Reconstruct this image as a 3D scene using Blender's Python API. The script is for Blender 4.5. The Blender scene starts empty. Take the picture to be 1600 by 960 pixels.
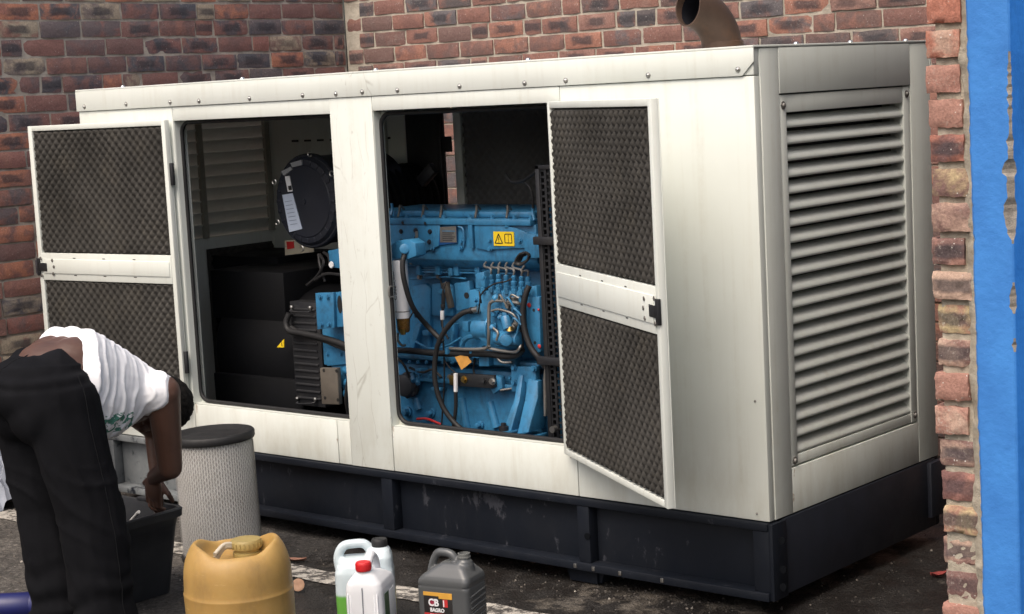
import bpy, bmesh, math, random
from mathutils import Vector, Matrix, noise
from math import sin, cos, pi, radians

random.seed(7)
SC = bpy.context.scene
COL = SC.collection

# ------------------------------------------------------------------ camera
cam_data = bpy.data.cameras.new('camera')
cam_data.sensor_width = 36.0
cam_data.lens = 62.672
cam_data.clip_start = 0.05
cam_data.clip_end = 500
cam = bpy.data.objects.new('camera', cam_data)
COL.objects.link(cam)
rot = Matrix([[0.760968, -0.038638, 0.647637], [0.646675, 0.125689, -0.752339], [-0.052332, 0.991317, 0.120631]]).to_4x4()
cam.matrix_world = Matrix.Translation((2.975, -4.639, 1.696)) @ rot
SC.camera = cam

# ------------------------------------------------------------------ world, sun, exposure
SUN_EL, SUN_AZ = radians(58), radians(172)      # sun behind the camera's left shoulder
world = bpy.data.worlds.new('World')
SC.world = world
world.use_nodes = True
wn = world.node_tree
bg = wn.nodes['Background']
sky = wn.nodes.new('ShaderNodeTexSky')
sky.sky_type = 'NISHITA'
sky.sun_disc = False
sky.sun_elevation = SUN_EL
sky.sun_rotation = SUN_AZ
sky.air_density = 1.0
sky.dust_density = 8.0
sky.ozone_density = 0.6
wn.links.new(sky.outputs[0], bg.inputs[0])
bg.inputs[1].default_value = 0.15
sun_data = bpy.data.lights.new('sun', 'SUN')
sun_data.energy = 0.85
sun_data.angle = radians(50)
sun_data.color = (1.0, 0.99, 0.97)
sun = bpy.data.objects.new('sun', sun_data)
COL.objects.link(sun)
sdir = Vector((sin(SUN_AZ) * cos(SUN_EL), cos(SUN_AZ) * cos(SUN_EL), sin(SUN_EL)))
sun.rotation_euler = sdir.to_track_quat('Z', 'Y').to_euler()
SC.view_settings.view_transform = 'Standard'
SC.view_settings.look = 'None'
SC.view_settings.exposure = 0.50
SC.view_settings.gamma = 1.0
SC.view_settings.use_curve_mapping = False

# ------------------------------------------------------------------ mesh helpers
class M:
    """collects shapes; build() links them as ONE mesh object"""
    def __init__(self):
        self.v, self.f = [], []

    def add(self, vs, fs):
        o = len(self.v)
        self.v += [tuple(p) for p in vs]
        self.f += [tuple(i + o for i in f) for f in fs]
        return self

    def box(self, x0, x1, y0, y1, z0, z1):
        vs = [(x, y, z) for z in (z0, z1) for y in (y0, y1) for x in (x0, x1)]
        return self.add(vs, [(0, 2, 3, 1), (4, 5, 7, 6), (0, 1, 5, 4), (2, 6, 7, 3), (0, 4, 6, 2), (1, 3, 7, 5)])

    def bar(self, p, q, w, h, up=(0, 0, 1)):
        p, q = Vector(p), Vector(q)
        d = (q - p).normalized()
        s = d.cross(Vector(up))
        if s.length < 1e-4:
            s = d.cross(Vector((0, 1, 0)))
        s.normalize()
        u = s.cross(d)
        vs = [c + s * a * w / 2 + u * b * h / 2 for c in (p, q) for a, b in ((-1, -1), (1, -1), (1, 1), (-1, 1))]
        return self.add(vs, [(3, 2, 1, 0), (4, 5, 6, 7), (0, 1, 5, 4), (1, 2, 6, 5), (2, 3, 7, 6), (3, 0, 4, 7)])

    def tube(self, pts, r, n=8, caps=True, flat=1.0):
        pts = [Vector(p) for p in pts]
        m = len(pts)
        rs = r if isinstance(r, (list, tuple)) else [r] * m
        rings, prev = [], None
        for i, p in enumerate(pts):
            d = (pts[min(i + 1, m - 1)] - pts[max(i - 1, 0)]).normalized()
            if prev is None:
                s = d.cross(Vector((0, 0, 1)))
                if s.length < 1e-3:
                    s = d.cross(Vector((0, 1, 0)))
            else:
                s = prev - d * prev.dot(d)
            s.normalize()
            prev = s
            t = d.cross(s)
            rings.append([p + (s * cos(2 * pi * k / n) + t * sin(2 * pi * k / n) * flat) * rs[i] for k in range(n)])
        vs = [p for g in rings for p in g]
        fs = [(i * n + k, i * n + (k + 1) % n, (i + 1) * n + (k + 1) % n, (i + 1) * n + k) for i in range(m - 1) for k in range(n)]
        if caps:
            fs += [tuple(reversed(range(n))), tuple((m - 1) * n + k for k in range(n))]
        return self.add(vs, fs)

    def cyl(self, p, q, r, r2=None, n=16):
        return self.tube([p, q], [r, r if r2 is None else r2], n)

    def lathe(self, prof, c=(0, 0, 0), axis=(0, 0, 1), n=24, caps=True):
        """prof: (radius, height along axis)"""
        a = Vector(axis).normalized()
        s = a.orthogonal().normalized()
        t = a.cross(s)
        c = Vector(c)
        vs = [c + a * h + (s * cos(2 * pi * k / n) + t * sin(2 * pi * k / n)) * r for r, h in prof for k in range(n)]
        m = len(prof)
        fs = [(i * n + k, i * n + (k + 1) % n, (i + 1) * n + (k + 1) % n, (i + 1) * n + k) for i in range(m - 1) for k in range(n)]
        if caps:
            fs += [tuple(reversed(range(n))), tuple((m - 1) * n + k for k in range(n))]
        return self.add(vs, fs)

    def prism(self, poly, y0, y1):
        """poly: list of (x, z); extruded along y"""
        n = len(poly)
        a = sum(poly[i][0] * poly[(i + 1) % n][1] - poly[(i + 1) % n][0] * poly[i][1] for i in range(n))
        if a < 0:
            poly = poly[::-1]
        vs = [(x, y0, z) for x, z in poly] + [(x, y1, z) for x, z in poly]
        fs = [tuple(range(n)), tuple(reversed(range(n, 2 * n)))]
        fs += [(i, i + n, (i + 1) % n + n, (i + 1) % n) for i in range(n)]
        return self.add(vs, fs)

    def bolt(self, p, r=0.009, d=(0, -1, 0), h=0.008):
        p, d = Vector(p), Vector(d)
        self.cyl(p, p + d * h * 0.3, r * 1.45, n=12)
        return self.cyl(p + d * h * 0.3, p + d * h, r, n=6)

    def loft(self, rings, caps=True):
        n, m = len(rings[0]), len(rings)
        fs = [(i * n + k, i * n + (k + 1) % n, (i + 1) * n + (k + 1) % n, (i + 1) * n + k) for i in range(m - 1) for k in range(n)]
        if caps:
            fs += [tuple(reversed(range(n))), tuple((m - 1) * n + k for k in range(n))]
        return self.add([p for g in rings for p in g], fs)

    def mesh(self, name, bevel=0, seg=2, smooth=40, origin=(0, 0, 0)):
        me = bpy.data.meshes.new(name)
        o = Vector(origin)
        me.from_pydata([Vector(p) - o for p in self.v], [], self.f)
        bm = bmesh.new()
        bm.from_mesh(me)
        bmesh.ops.recalc_face_normals(bm, faces=bm.faces)
        if bevel:
            es = [e for e in bm.edges if len(e.link_faces) == 2 and e.calc_face_angle(0) > 0.6]
            if es:
                bmesh.ops.bevel(bm, geom=es, offset=bevel, segments=seg, affect='EDGES', profile=0.5, clamp_overlap=True)
        a = radians(smooth)
        for f in bm.faces:
            f.smooth = smooth > 0
        for e in bm.edges:
            if len(e.link_faces) == 2:
                e.smooth = e.calc_face_angle(0) < a
        bm.to_mesh(me)
        bm.free()
        return me

    def build(self, name, mt, parent=None, label=None, bevel=0, seg=2, smooth=40, base=None):
        """base: world position of the parent chain (parts are given in world coordinates)"""
        o = base if base is not None else (ORIGIN.get(parent.name, (0, 0, 0)) if parent else (0, 0, 0))
        return link(name, self.mesh(name, bevel, seg, smooth, o), mt, parent, label, o)


ORIGIN = {}


def link(name, me, mt, parent=None, label=None, origin=(0, 0, 0), loc=None, rz=None):
    ob = bpy.data.objects.new(name, me)
    COL.objects.link(ob)
    if mt is not None and not me.materials:
        me.materials.append(mt)
    if parent is not None:
        ob.parent = parent
        ORIGIN[ob.name] = origin
    if label:
        ob['label'] = label
    if loc is not None:
        ob.location = loc
    if rz is not None:
        ob.rotation_euler = (0, 0, rz)
    return ob


def empty(name, loc, label, cat, group=None, rz=0):
    o = bpy.data.objects.new(name, None)
    COL.objects.link(o)
    o.location = loc
    o.rotation_euler = (0, 0, rz)
    o.empty_display_size = 0.1
    o['label'], o['category'] = label, cat
    if group:
        o['group'] = group
    ORIGIN[o.name] = tuple(loc)
    return o


def tag(o, label, cat, group=None):
    o['label'], o['category'] = label, cat
    if group:
        o['group'] = group
    return o


def crom(pts, k=8):
    """smooth path through points"""
    P = [Vector(p) for p in pts]
    P = [P[0] * 2 - P[1]] + P + [P[-1] * 2 - P[-2]]
    out = []
    for i in range(1, len(P) - 2):
        a, b, c, d = P[i - 1:i + 3]
        for j in range(k):
            t = j / k
            out.append(0.5 * ((2 * b) + (c - a) * t + (2 * a - 5 * b + 4 * c - d) * t * t + (3 * b - a - 3 * c + d) * t ** 3))
    out.append(P[-2])
    return out


def rrect(cx, cy, hx, hy, r, z, n=5):
    """ring of a rounded rectangle at height z"""
    r = min(r, hx * 0.99, hy * 0.99)
    out = []
    for sx, sy, a0 in ((1, 1, 0), (-1, 1, pi / 2), (-1, -1, pi), (1, -1, 3 * pi / 2)):
        for k in range(n + 1):
            a = a0 + pi / 2 * k / n
            out.append(Vector((cx + sx * (hx - r) + cos(a) * r, cy + sy * (hy - r) + sin(a) * r, z)))
    return out


def ellipsoid(m, c, r, rot=None, n=14):
    vs, fs = [], []
    for i in range(1, n):
        t = pi * i / n
        for k in range(2 * n):
            p = 2 * pi * k / (2 * n)
            q = Vector((r[0] * sin(t) * cos(p), r[1] * sin(t) * sin(p), r[2] * cos(t)))
            if rot:
                q = rot @ q
            vs.append(q + Vector(c))
    top = Vector((0, 0, r[2]))
    bot = -top
    if rot:
        top, bot = rot @ top, rot @ bot
    vs += [top + Vector(c), bot + Vector(c)]
    w = 2 * n
    for i in range(n - 2):
        for k in range(w):
            fs.append((i * w + k, (i + 1) * w + k, (i + 1) * w + (k + 1) % w, i * w + (k + 1) % w))
    a, b = len(vs) - 2, len(vs) - 1
    for k in range(w):
        fs.append((a, k, (k + 1) % w))
        fs.append((b, (n - 2) * w + (k + 1) % w, (n - 2) * w + k))
    m.add(vs, fs)


def capsule(m, p, q, r0, r1, n=14):
    """tapered limb with round ends"""
    p, q = Vector(p), Vector(q)
    d = (q - p).normalized()
    pts, rs = [], []
    for k in range(5, -1, -1):
        a = pi / 2 * k / 5.3
        pts.append(p - d * r0 * sin(a)); rs.append(r0 * cos(a))
    for k in range(0, 6):
        a = pi / 2 * k / 5.3
        pts.append(q + d * r1 * sin(a)); rs.append(r1 * cos(a))
    m.tube(pts, rs, n)


def fuse(m, voxel, smooth_it=4, fac=0.5):
    """closed overlapping shapes -> one continuous skin (voxel remesh, then smooth)"""
    me = bpy.data.meshes.new('tmp')
    me.from_pydata(m.v, [], m.f)
    bm = bmesh.new(); bm.from_mesh(me)
    bmesh.ops.recalc_face_normals(bm, faces=bm.faces)
    bm.to_mesh(me); bm.free()
    ob = bpy.data.objects.new('tmp', me)
    COL.objects.link(ob)
    r = ob.modifiers.new('r', 'REMESH')
    r.mode = 'VOXEL'; r.voxel_size = voxel; r.adaptivity = 0
    s = ob.modifiers.new('s', 'SMOOTH')
    s.iterations = smooth_it; s.factor = fac
    dg = bpy.context.evaluated_depsgraph_get()
    dg.update()
    out = bpy.data.meshes.new_from_object(ob.evaluated_get(dg))
    bpy.data.objects.remove(ob); bpy.data.meshes.remove(me)
    out.materials.clear()
    for p in out.polygons:
        p.use_smooth = True
    return out


def displace(me, fn):
    """move every vertex along its normal by fn(co, no)"""
    ns = [v.normal.copy() for v in me.vertices]
    for v, n in zip(me.vertices, ns):
        v.co += n * fn(v.co, n)
    me.update()


def text_mesh(s, size, bold=0.0, ext=0.0004, align='CENTER'):
    cu = bpy.data.curves.new('txt', 'FONT')
    cu.body = s; cu.size = size; cu.extrude = ext; cu.offset = bold
    cu.align_x = align; cu.align_y = 'CENTER'; cu.resolution_u = 3
    ob = bpy.data.objects.new('txt', cu)
    COL.objects.link(ob)
    dg = bpy.context.evaluated_depsgraph_get(); dg.update()
    me = bpy.data.meshes.new_from_object(ob.evaluated_get(dg))
    bpy.data.objects.remove(ob); bpy.data.curves.remove(cu)
    me.materials.clear()
    return me


# ------------------------------------------------------------------ materials
class NM:
    def __init__(self, name):
        self.m = bpy.data.materials.new(name)
        self.m.use_nodes = True
        self.t = self.m.node_tree
        self.b = self.t.nodes['Principled BSDF']

    def n(self, typ, **kw):
        nd = self.t.nodes.new('ShaderNode' + typ)
        for k, v in kw.items():
            setattr(nd, k, v)
        return nd

    def L(self, a, b):
        self.t.links.new(a, b)

    def put(self, inp, val):
        if hasattr(val, 'links') or hasattr(val, 'is_output'):
            self.L(val, inp)
        elif isinstance(val, (tuple, list)):
            inp.default_value = tuple(val) + ((1,) if len(val) == 3 and len(inp.default_value) == 4 else ())
        else:
            inp.default_value = val

    def mix(self, f, a, b, mode='MIX'):
        x = self.n('Mix', data_type='RGBA', blend_type=mode)
        self.put(x.inputs[0], f); self.put(x.inputs[6], a); self.put(x.inputs[7], b)
        return x.outputs[2]

    def math(self, op, a, b=0.0, c=0.0, clamp=False):
        x = self.n('Math', operation=op, use_clamp=clamp)
        self.put(x.inputs[0], a); self.put(x.inputs[1], b); self.put(x.inputs[2], c)
        return x.outputs[0]

    def ramp(self, f, stops, interp='LINEAR'):
        x = self.n('ValToRGB')
        cr = x.color_ramp
        cr.interpolation = interp
        while len(cr.elements) < len(stops):
            cr.elements.new(0.5)
        for e, (p, c) in zip(cr.elements, stops):
            e.position = p
            e.color = (c, c, c, 1) if not isinstance(c, tuple) else c + (1,)
        self.put(x.inputs[0], f)
        return x.outputs[0]

    def co(self, kind='Object', scale=(1, 1, 1)):
        if kind == 'World':
            s = self.n('NewGeometry').outputs['Position']
        else:
            s = self.n('TexCoord').outputs[kind]
        mp = self.n('Mapping')
        mp.inputs['Scale'].default_value = scale
        self.L(s, mp.inputs[0])
        return mp.outputs[0]

    def noise(self, vec, scale, detail=4, rough=0.55, dist=0.0):
        x = self.n('TexNoise')
        self.L(vec, x.inputs['Vector'])
        x.inputs['Scale'].default_value = scale
        x.inputs['Detail'].default_value = detail
        x.inputs['Roughness'].default_value = rough
        x.inputs['Distortion'].default_value = dist
        return x.outputs[0]

    def vor(self, vec, scale, feature='F1', out=0):
        x = self.n('TexVoronoi', feature=feature)
        self.L(vec, x.inputs['Vector'])
        x.inputs['Scale'].default_value = scale
        return x.outputs[out]

    def bump(self, h, strength=0.3, dist=0.01):
        x = self.n('Bump')
        x.inputs['Strength'].default_value = strength
        x.inputs['Distance'].default_value = dist
        self.L(h, x.inputs['Height'])
        self.L(x.outputs[0], self.b.inputs['Normal'])

    def sep(self, vec):
        x = self.n('SeparateXYZ'); self.L(vec, x.inputs[0]); return x.outputs

    def band(self, v, lo, hi, soft):
        """1 inside lo..hi"""
        a = self.math('SUBTRACT', v, lo); a = self.math('DIVIDE', a, soft, clamp=True)
        b = self.math('SUBTRACT', hi, v); b = self.math('DIVIDE', b, soft, clamp=True)
        return self.math('MULTIPLY', a, b)

    def done(self, col=None, rough=None, metal=None, spec=None):
        if col is not None: self.put(self.b.inputs['Base Color'], col)
        if rough is not None: self.put(self.b.inputs['Roughness'], rough)
        if metal is not None: self.put(self.b.inputs['Metallic'], metal)
        if spec is not None: self.b.inputs['Specular IOR Level'].default_value = spec
        return self.m


def plain(name, col, rough=0.5, metal=0.0, var=0.25, scale=9, bump=0.0, dirt=None, spec=0.5, kind='World'):
    k = NM(name)
    v = k.co(kind)
    a = k.noise(v, scale, 5)
    f = k.ramp(a, [(0.3, 1 - var), (0.7, 1.0)])
    c = k.mix(1.0, col, f, 'MULTIPLY')
    if dirt:
        d = k.ramp(k.noise(v, scale * 2.3, 6, 0.65), [(0.5, 0.0), (0.72, 1.0)])
        c = k.mix(k.math('MULTIPLY', d, dirt[1]), c, dirt[0])
    if bump:
        k.bump(k.noise(v, scale * 12, 3), bump, 0.004)
    r = k.ramp(a, [(0.3, min(1, rough + 0.12)), (0.7, max(0.05, rough - 0.06))])
    return k.done(c, r, metal, spec)


def cream_paint():
    k = NM('cream_paint')
    v = k.co('World')
    base = k.mix(k.ramp(k.noise(v, 2.2, 5), [(0.35, 0.0), (0.7, 1.0)]), (0.655, 0.685, 0.635), (0.705, 0.738, 0.692))
    streak = k.noise(k.co('World', (26, 26, 1.1)), 1.0, 4, 0.6)
    fine = k.noise(v, 14, 5, 0.7)
    s = k.math('MULTIPLY', k.ramp(streak, [(0.5, 0.0), (0.74, 1.0)]), k.ramp(fine, [(0.35, 0.0), (0.75, 1.0)]))
    c = k.mix(k.math('MULTIPLY', s, 0.42), base, (0.42, 0.385, 0.29))
    # grime gathers low on the sheets
    z = k.sep(v)[2]
    low = k.ramp(z, [(0.31, 1.0), (0.62, 0.0)])
    c = k.mix(k.math('MULTIPLY', k.math('MULTIPLY', low, k.ramp(k.noise(k.co('World', (9, 9, 3)), 1.0, 6, 0.7), [(0.42, 0.0), (0.75, 1.0)])), 0.5), c, (0.40, 0.37, 0.28))
    # hairline scratches and crazing on the pillar between the doors
    xyz = k.sep(v)
    pm = k.math('MULTIPLY', k.band(xyz[0], -1.86, -1.615, 0.01), k.band(xyz[1], -0.02, 0.004, 0.002))
    wv = k.n('Vectors' if False else 'Mapping')
    wv.inputs['Scale'].default_value = (9, 1, 1.6)
    nd = k.n('TexNoise'); nd.inputs['Scale'].default_value = 3.0; nd.inputs['Detail'].default_value = 4
    k.L(v, nd.inputs['Vector'])
    ad = k.n('VectorMath', operation='MULTIPLY_ADD')
    k.L(nd.outputs[1], ad.inputs[0]); ad.inputs[1].default_value = (0.10, 0.10, 0.10); k.L(v, ad.inputs[2])
    k.L(ad.outputs[0], wv.inputs[0])
    ed = k.vor(wv.outputs[0], 1.6, 'DISTANCE_TO_EDGE', 0)
    hair = k.ramp(ed, [(0.0, 1.0), (0.018, 0.0)])
    brk = k.ramp(k.noise(v, 7, 3), [(0.46, 0.0), (0.56, 1.0)])
    c = k.mix(k.math('MULTIPLY', k.math('MULTIPLY', k.math('MULTIPLY', hair, pm), brk), 0.55), c, (0.34, 0.33, 0.28))
    scuff = k.ramp(k.noise(k.co('World', (1, 1, 0.5)), 34, 4, 0.7), [(0.63, 0.0), (0.70, 1.0)])
    c = k.mix(k.math('MULTIPLY', k.math('MULTIPLY', scuff, pm), 0.4), c, (0.36, 0.35, 0.30))
    for px_, py_, pz_, rw in ((0.0, 0.150, 0.440, 0.016), (-1.635, 0.0, 0.470, 0.022), (-2.762, 0.0, 0.468, 0.026), (-0.79, 0.0, 0.455, 0.016), (0.0, 0.142, 0.36, 0.014), (-1.936, 0.0, 0.40, 0.012)):
        vm = k.n('VectorMath', operation='SUBTRACT'); k.L(v, vm.inputs[0]); vm.inputs[1].default_value = (px_, py_, pz_)
        vs2 = k.n('VectorMath', operation='MULTIPLY'); k.L(vm.outputs[0], vs2.inputs[0]); vs2.inputs[1].default_value = (1 / rw, 1 / rw, 0.28 / rw)
        ln_ = k.n('VectorMath', operation='LENGTH'); k.L(vs2.outputs[0], ln_.inputs[0])
        st_ = k.ramp(k.math('MULTIPLY_ADD', k.noise(v, 60, 4, 0.7), 1.4, ln_.outputs['Value']), [(0.75, 1.0), (1.0, 0.0)])
        c = k.mix(k.math('MULTIPLY', st_, 0.6), c, (0.20, 0.105, 0.045))
    # fine black specks everywhere
    sp = k.ramp(k.vor(v, 42), [(0.0, 1.0), (0.045, 0.0)])
    c = k.mix(k.math('MULTIPLY', k.math('MULTIPLY', sp, k.ramp(k.noise(v, 6, 2), [(0.52, 0.0), (0.62, 1.0)])), 0.5), c, (0.2, 0.19, 0.16))
    k.bump(k.noise(v, 3.2, 2), 0.16, 0.02)
    return k.done(c, k.ramp(fine, [(0.3, 0.42), (0.8, 0.58)]), 0, 0.4)


def skid_paint():
    k = NM('dark_skid_paint')
    v = k.co('World')
    base = k.mix(k.noise(v, 5, 4), (0.0060, 0.0080, 0.0130), (0.0105, 0.0135, 0.0200))
    xyz = k.sep(v)
    w1 = k.noise(k.co('World', (1, 1, 0.55)), 16, 8, 0.72)
    reg = k.math('ADD', k.band(xyz[0], -1.75, -0.85, 0.35), k.math('MULTIPLY', k.band(xyz[0], -3.4, -2.05, 0.25), 1.0), clamp=True)
    reg = k.math('MULTIPLY', reg, k.band(xyz[2], 0.165, 0.30, 0.07))
    reg = k.math('MULTIPLY', reg, k.ramp(k.noise(v, 2.1, 2), [(0.38, 0.2), (0.6, 1.0)]))
    worn = k.ramp(k.math('MULTIPLY_ADD', reg, 0.13, w1), [(0.625, 0.0), (0.665, 1.0)])
    c = k.mix(k.math('MULTIPLY', worn, 0.6), base, k.mix(k.noise(v, 60, 3), (0.045, 0.047, 0.060), (0.10, 0.103, 0.118)))
    # bare primer where the paint has come off at the generator's far end
    bare = k.math('MULTIPLY', k.band(xyz[0], -3.42, -2.55, 0.2), k.ramp(k.noise(v, 9, 6, 0.7), [(0.36, 0.0), (0.46, 1.0)]))
    c = k.mix(bare, c, k.mix(k.noise(v, 30, 5), (0.13, 0.145, 0.155), (0.22, 0.235, 0.24)))
    dust = k.ramp(k.noise(v, 4, 6, 0.7), [(0.45, 0.0), (0.8, 1.0)])
    c = k.mix(k.math('MULTIPLY', dust, 0.05), c, (0.10, 0.095, 0.085))
    k.bump(w1, 0.15, 0.004)
    return k.done(c, k.ramp(w1, [(0.35, 0.40), (0.65, 0.6)]), 0, 0.2)


def brick_mat(name, cols, island=False, pale=0.35):
    k = NM(name)
    rnd = k.n('NewGeometry').outputs['Random Per Island'] if island else k.n('ObjectInfo').outputs['Random']
    obj = k.co('World' if island else 'Object')
    sh = k.n('CombineXYZ')
    k.put(sh.inputs[0], k.math('MULTIPLY', rnd, 37.0)); k.put(sh.inputs[1], k.math('MULTIPLY', rnd, 91.0)); k.put(sh.inputs[2], k.math('MULTIPLY', rnd, 53.0))
    ad = k.n('VectorMath', operation='ADD')
    k.L(obj, ad.inputs[0]); k.L(sh.outputs[0], ad.inputs[1])
    v = ad.outputs[0]
    n = len(cols)
    c1 = k.ramp(rnd, [(i / n, c) for i, c in enumerate(cols)], 'CONSTANT')
    r2 = k.math('FRACT', k.math('MULTIPLY', rnd, 7.31))
    c2 = k.ramp(r2, [(i / n, c) for i, c in enumerate(cols[::-1])], 'CONSTANT')
    blot = k.noise(v, 11, 4, 0.6, 0.6)
    c = k.mix(k.ramp(blot, [(0.44, 0.0), (0.60, 0.85)]), c1, c2)
    # darker burnt hearts, redder arrises
    if not island:
        x, y, z = k.sep(k.co('Object'))
        ex = k.math('DIVIDE', k.math('ABSOLUTE', x), 0.111); ez = k.math('DIVIDE', k.math('ABSOLUTE', z), 0.0365)
        e = k.math('MAXIMUM', ex, ez)
        heart = k.ramp(k.math('MULTIPLY_ADD', k.noise(v, 16, 4), 0.7, e), [(0.72, 1.0), (1.12, 0.0)])
        burnt = k.ramp(k.math('FRACT', k.math('MULTIPLY', rnd, 3.77)), [(0.42, 0.0), (0.5, 1.0)])
        c = k.mix(k.math('MULTIPLY', k.math('MULTIPLY', heart, burnt), 0.75), c, (0.050, 0.048, 0.055))
        # mortar smeared over the edges
        sm = k.ramp(k.math('MULTIPLY_ADD', k.noise(v, 60, 6, 0.72), 0.9, e), [(1.46, 0.0), (1.60, 1.0)])
        c = k.mix(k.math('MULTIPLY', sm, 0.8), c, (0.36, 0.32, 0.255))
    grain = k.noise(v, 130, 4, 0.7)
    c = k.mix(1.0, c, k.ramp(grain, [(0.25, 0.62), (0.75, 1.25)]), 'MULTIPLY')
    lime = k.ramp(k.noise(v, 75, 7, 0.8), [(0.54, 0.0), (0.72, 1.0)])
    lime = k.math('MULTIPLY', lime, k.ramp(k.noise(v, 5, 2), [(0.45, 0.0), (0.62, 1.0)]))
    c = k.mix(k.math('MULTIPLY', lime, pale), c, (0.50, 0.45, 0.39))
    spk = k.ramp(k.vor(v, 70), [(0.10, 1.0), (0.17, 0.0)])
    spk = k.math('MULTIPLY', spk, k.ramp(k.noise(v, 14, 2), [(0.54, 0.0), (0.6, 1.0)]))
    c = k.mix(k.math('MULTIPLY', spk, pale * 1.3), c, (0.66, 0.63, 0.58))
    k.bump(k.math('ADD', k.noise(v, 55, 6, 0.7), k.math('MULTIPLY', grain, 0.4)), 0.55, 0.006)
    return k.done(c, 0.86, 0, 0.25)


def mortar_mat(name, a=(0.25, 0.215, 0.165), b=(0.40, 0.355, 0.285)):
    k = NM(name)
    v = k.co('World')
    n = k.noise(v, 30, 7, 0.7)
    c = k.mix(k.ramp(n, [(0.35, 0.0), (0.7, 1.0)]), a, b)
    c = k.mix(k.ramp(k.noise(v, 6, 4), [(0.5, 0.0), (0.75, 0.6)]), c, (0.17, 0.145, 0.115))
    k.bump(k.noise(v, 80, 6, 0.75), 0.8, 0.006)
    return k.done(c, 0.95, 0, 0.1)


def asphalt():
    k = NM('asphalt')
    v = k.co('World')
    st = k.vor(v, 120)
    base = k.mix(k.ramp(k.noise(v, 3.0, 5), [(0.35, 0.0), (0.7, 1.0)]), (0.030, 0.028, 0.027), (0.058, 0.054, 0.050))
    stones = k.ramp(k.vor(v, 95, 'F1', 1), [(0.0, 0.35), (0.55, 0.9), (0.9, 1.5), (1.0, 3.4)])
    c = k.mix(1.0, base, stones, 'MULTIPLY')
    x, y, z = k.sep(v)
    # oily damp asphalt around the skid, drier and dustier toward the left
    n = k.noise(v, 1.3, 6, 0.65)
    damp = k.math('MULTIPLY_ADD', k.band(x, -2.3, 3.0, 0.9), 0.34, n)
    damp = k.math('MULTIPLY', k.ramp(damp, [(0.62, 0.0), (0.74, 1.0)]), k.band(y, -1.6, 3, 0.6))
    c = k.mix(k.math('MULTIPLY', damp, 0.72), c, (0.010, 0.0085, 0.0075))
    # pale dust and sand
    dn = k.noise(v, 5, 7, 0.7)
    near = k.math('MULTIPLY', k.band(x, -0.9, 0.25, 0.2), k.band(y, -0.42, 0.16, 0.14))
    dust = k.ramp(k.math('MULTIPLY_ADD', near, 0.12, dn), [(0.60, 0.0), (0.70, 1.0)])
    left = k.band(x, -6, -2.0, 0.4)
    c = k.mix(k.math('MULTIPLY', dust, 0.55), c, (0.17, 0.15, 0.125))
    c = k.mix(k.math('MULTIPLY', k.math('MULTIPLY', left, k.ramp(dn, [(0.35, 0.2), (0.6, 1.0)])), 0.40), c, k.mix(1.0, (0.17, 0.155, 0.135), stones, 'MULTIPLY'))
    sand = k.ramp(k.vor(v, 55), [(0.05, 1.0), (0.10, 0.0)])
    c = k.mix(k.math('MULTIPLY', sand, k.ramp(k.noise(v, 9, 3), [(0.5, 0.0), (0.62, 0.9)])), c, (0.26, 0.23, 0.19))
    r = k.mix(damp, (0.9, 0.9, 0.9), k.ramp(k.noise(v, 7, 5), [(0.4, 0.28), (0.62, 0.7)]))
    k.bump(k.math('ADD', st, k.math('MULTIPLY', k.noise(v, 40, 5), 0.8)), 0.7, 0.006)
    return k.done(c, r, 0, 0.35)


def road_paint():
    k = NM('worn_white_road_paint')
    v = k.co('World')
    w = k.ramp(k.noise(v, 22, 7, 0.75), [(0.46, 0.0), (0.55, 1.0)])
    c = k.mix(w, (0.05, 0.046, 0.042), k.mix(k.noise(v, 60, 4), (0.32, 0.30, 0.26), (0.52, 0.49, 0.44)))
    k.bump(k.noise(v, 70, 5), 0.6, 0.004)
    return k.done(c, 0.85)


def blue_plaster():
    k = NM('blue_painted_plaster')
    v = k.co('World')
    c = k.mix(k.ramp(k.noise(v, 7, 6, 0.6), [(0.35, 0.0), (0.7, 1.0)]), (0.036, 0.175, 0.50), (0.052, 0.235, 0.62))
    sp = k.ramp(k.vor(v, 60), [(0.0, 1.0), (0.08, 0.0)])
    c = k.mix(k.math('MULTIPLY', k.math('MULTIPLY', sp, k.ramp(k.noise(v, 8, 2), [(0.5, 0.0), (0.6, 1.0)])), 0.7), c, (0.20, 0.42, 0.78))
    dirt = k.ramp(k.noise(k.co('World', (6, 6, 2.5)), 1.0, 6, 0.65), [(0.58, 0.0), (0.72, 1.0)])
    c = k.mix(k.math('MULTIPLY', dirt, 0.3), c, (0.02, 0.08, 0.24))
    k.bump(k.noise(v, 45, 6, 0.6), 0.35, 0.006)
    return k.done(c, 0.62, 0, 0.4)


def engine_blue():
    k = NM('blue_engine_paint')
    v = k.co('World')
    c = k.mix(k.ramp(k.noise(v, 9, 5), [(0.35, 0.0), (0.7, 1.0)]), (0.031, 0.163, 0.320), (0.045, 0.212, 0.395))
    d = k.ramp(k.noise(v, 22, 7, 0.72), [(0.46, 0.0), (0.72, 1.0)])
    c = k.mix(k.math('MULTIPLY', d, 0.62), c, (0.014, 0.042, 0.07))
    oil = k.ramp(k.noise(k.co('World', (14, 14, 3)), 1.0, 6, 0.7), [(0.55, 0.0), (0.68, 1.0)])  # these streaks and the blotches above put engine-bay shade into the blue
    c = k.mix(k.math('MULTIPLY', oil, 0.4), c, (0.02, 0.022, 0.024))
    k.bump(k.noise(v, 90, 4), 0.22, 0.003)
    return k.done(c, k.ramp(d, [(0.0, 0.33), (1.0, 0.6)]), 0, 0.5)


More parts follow.
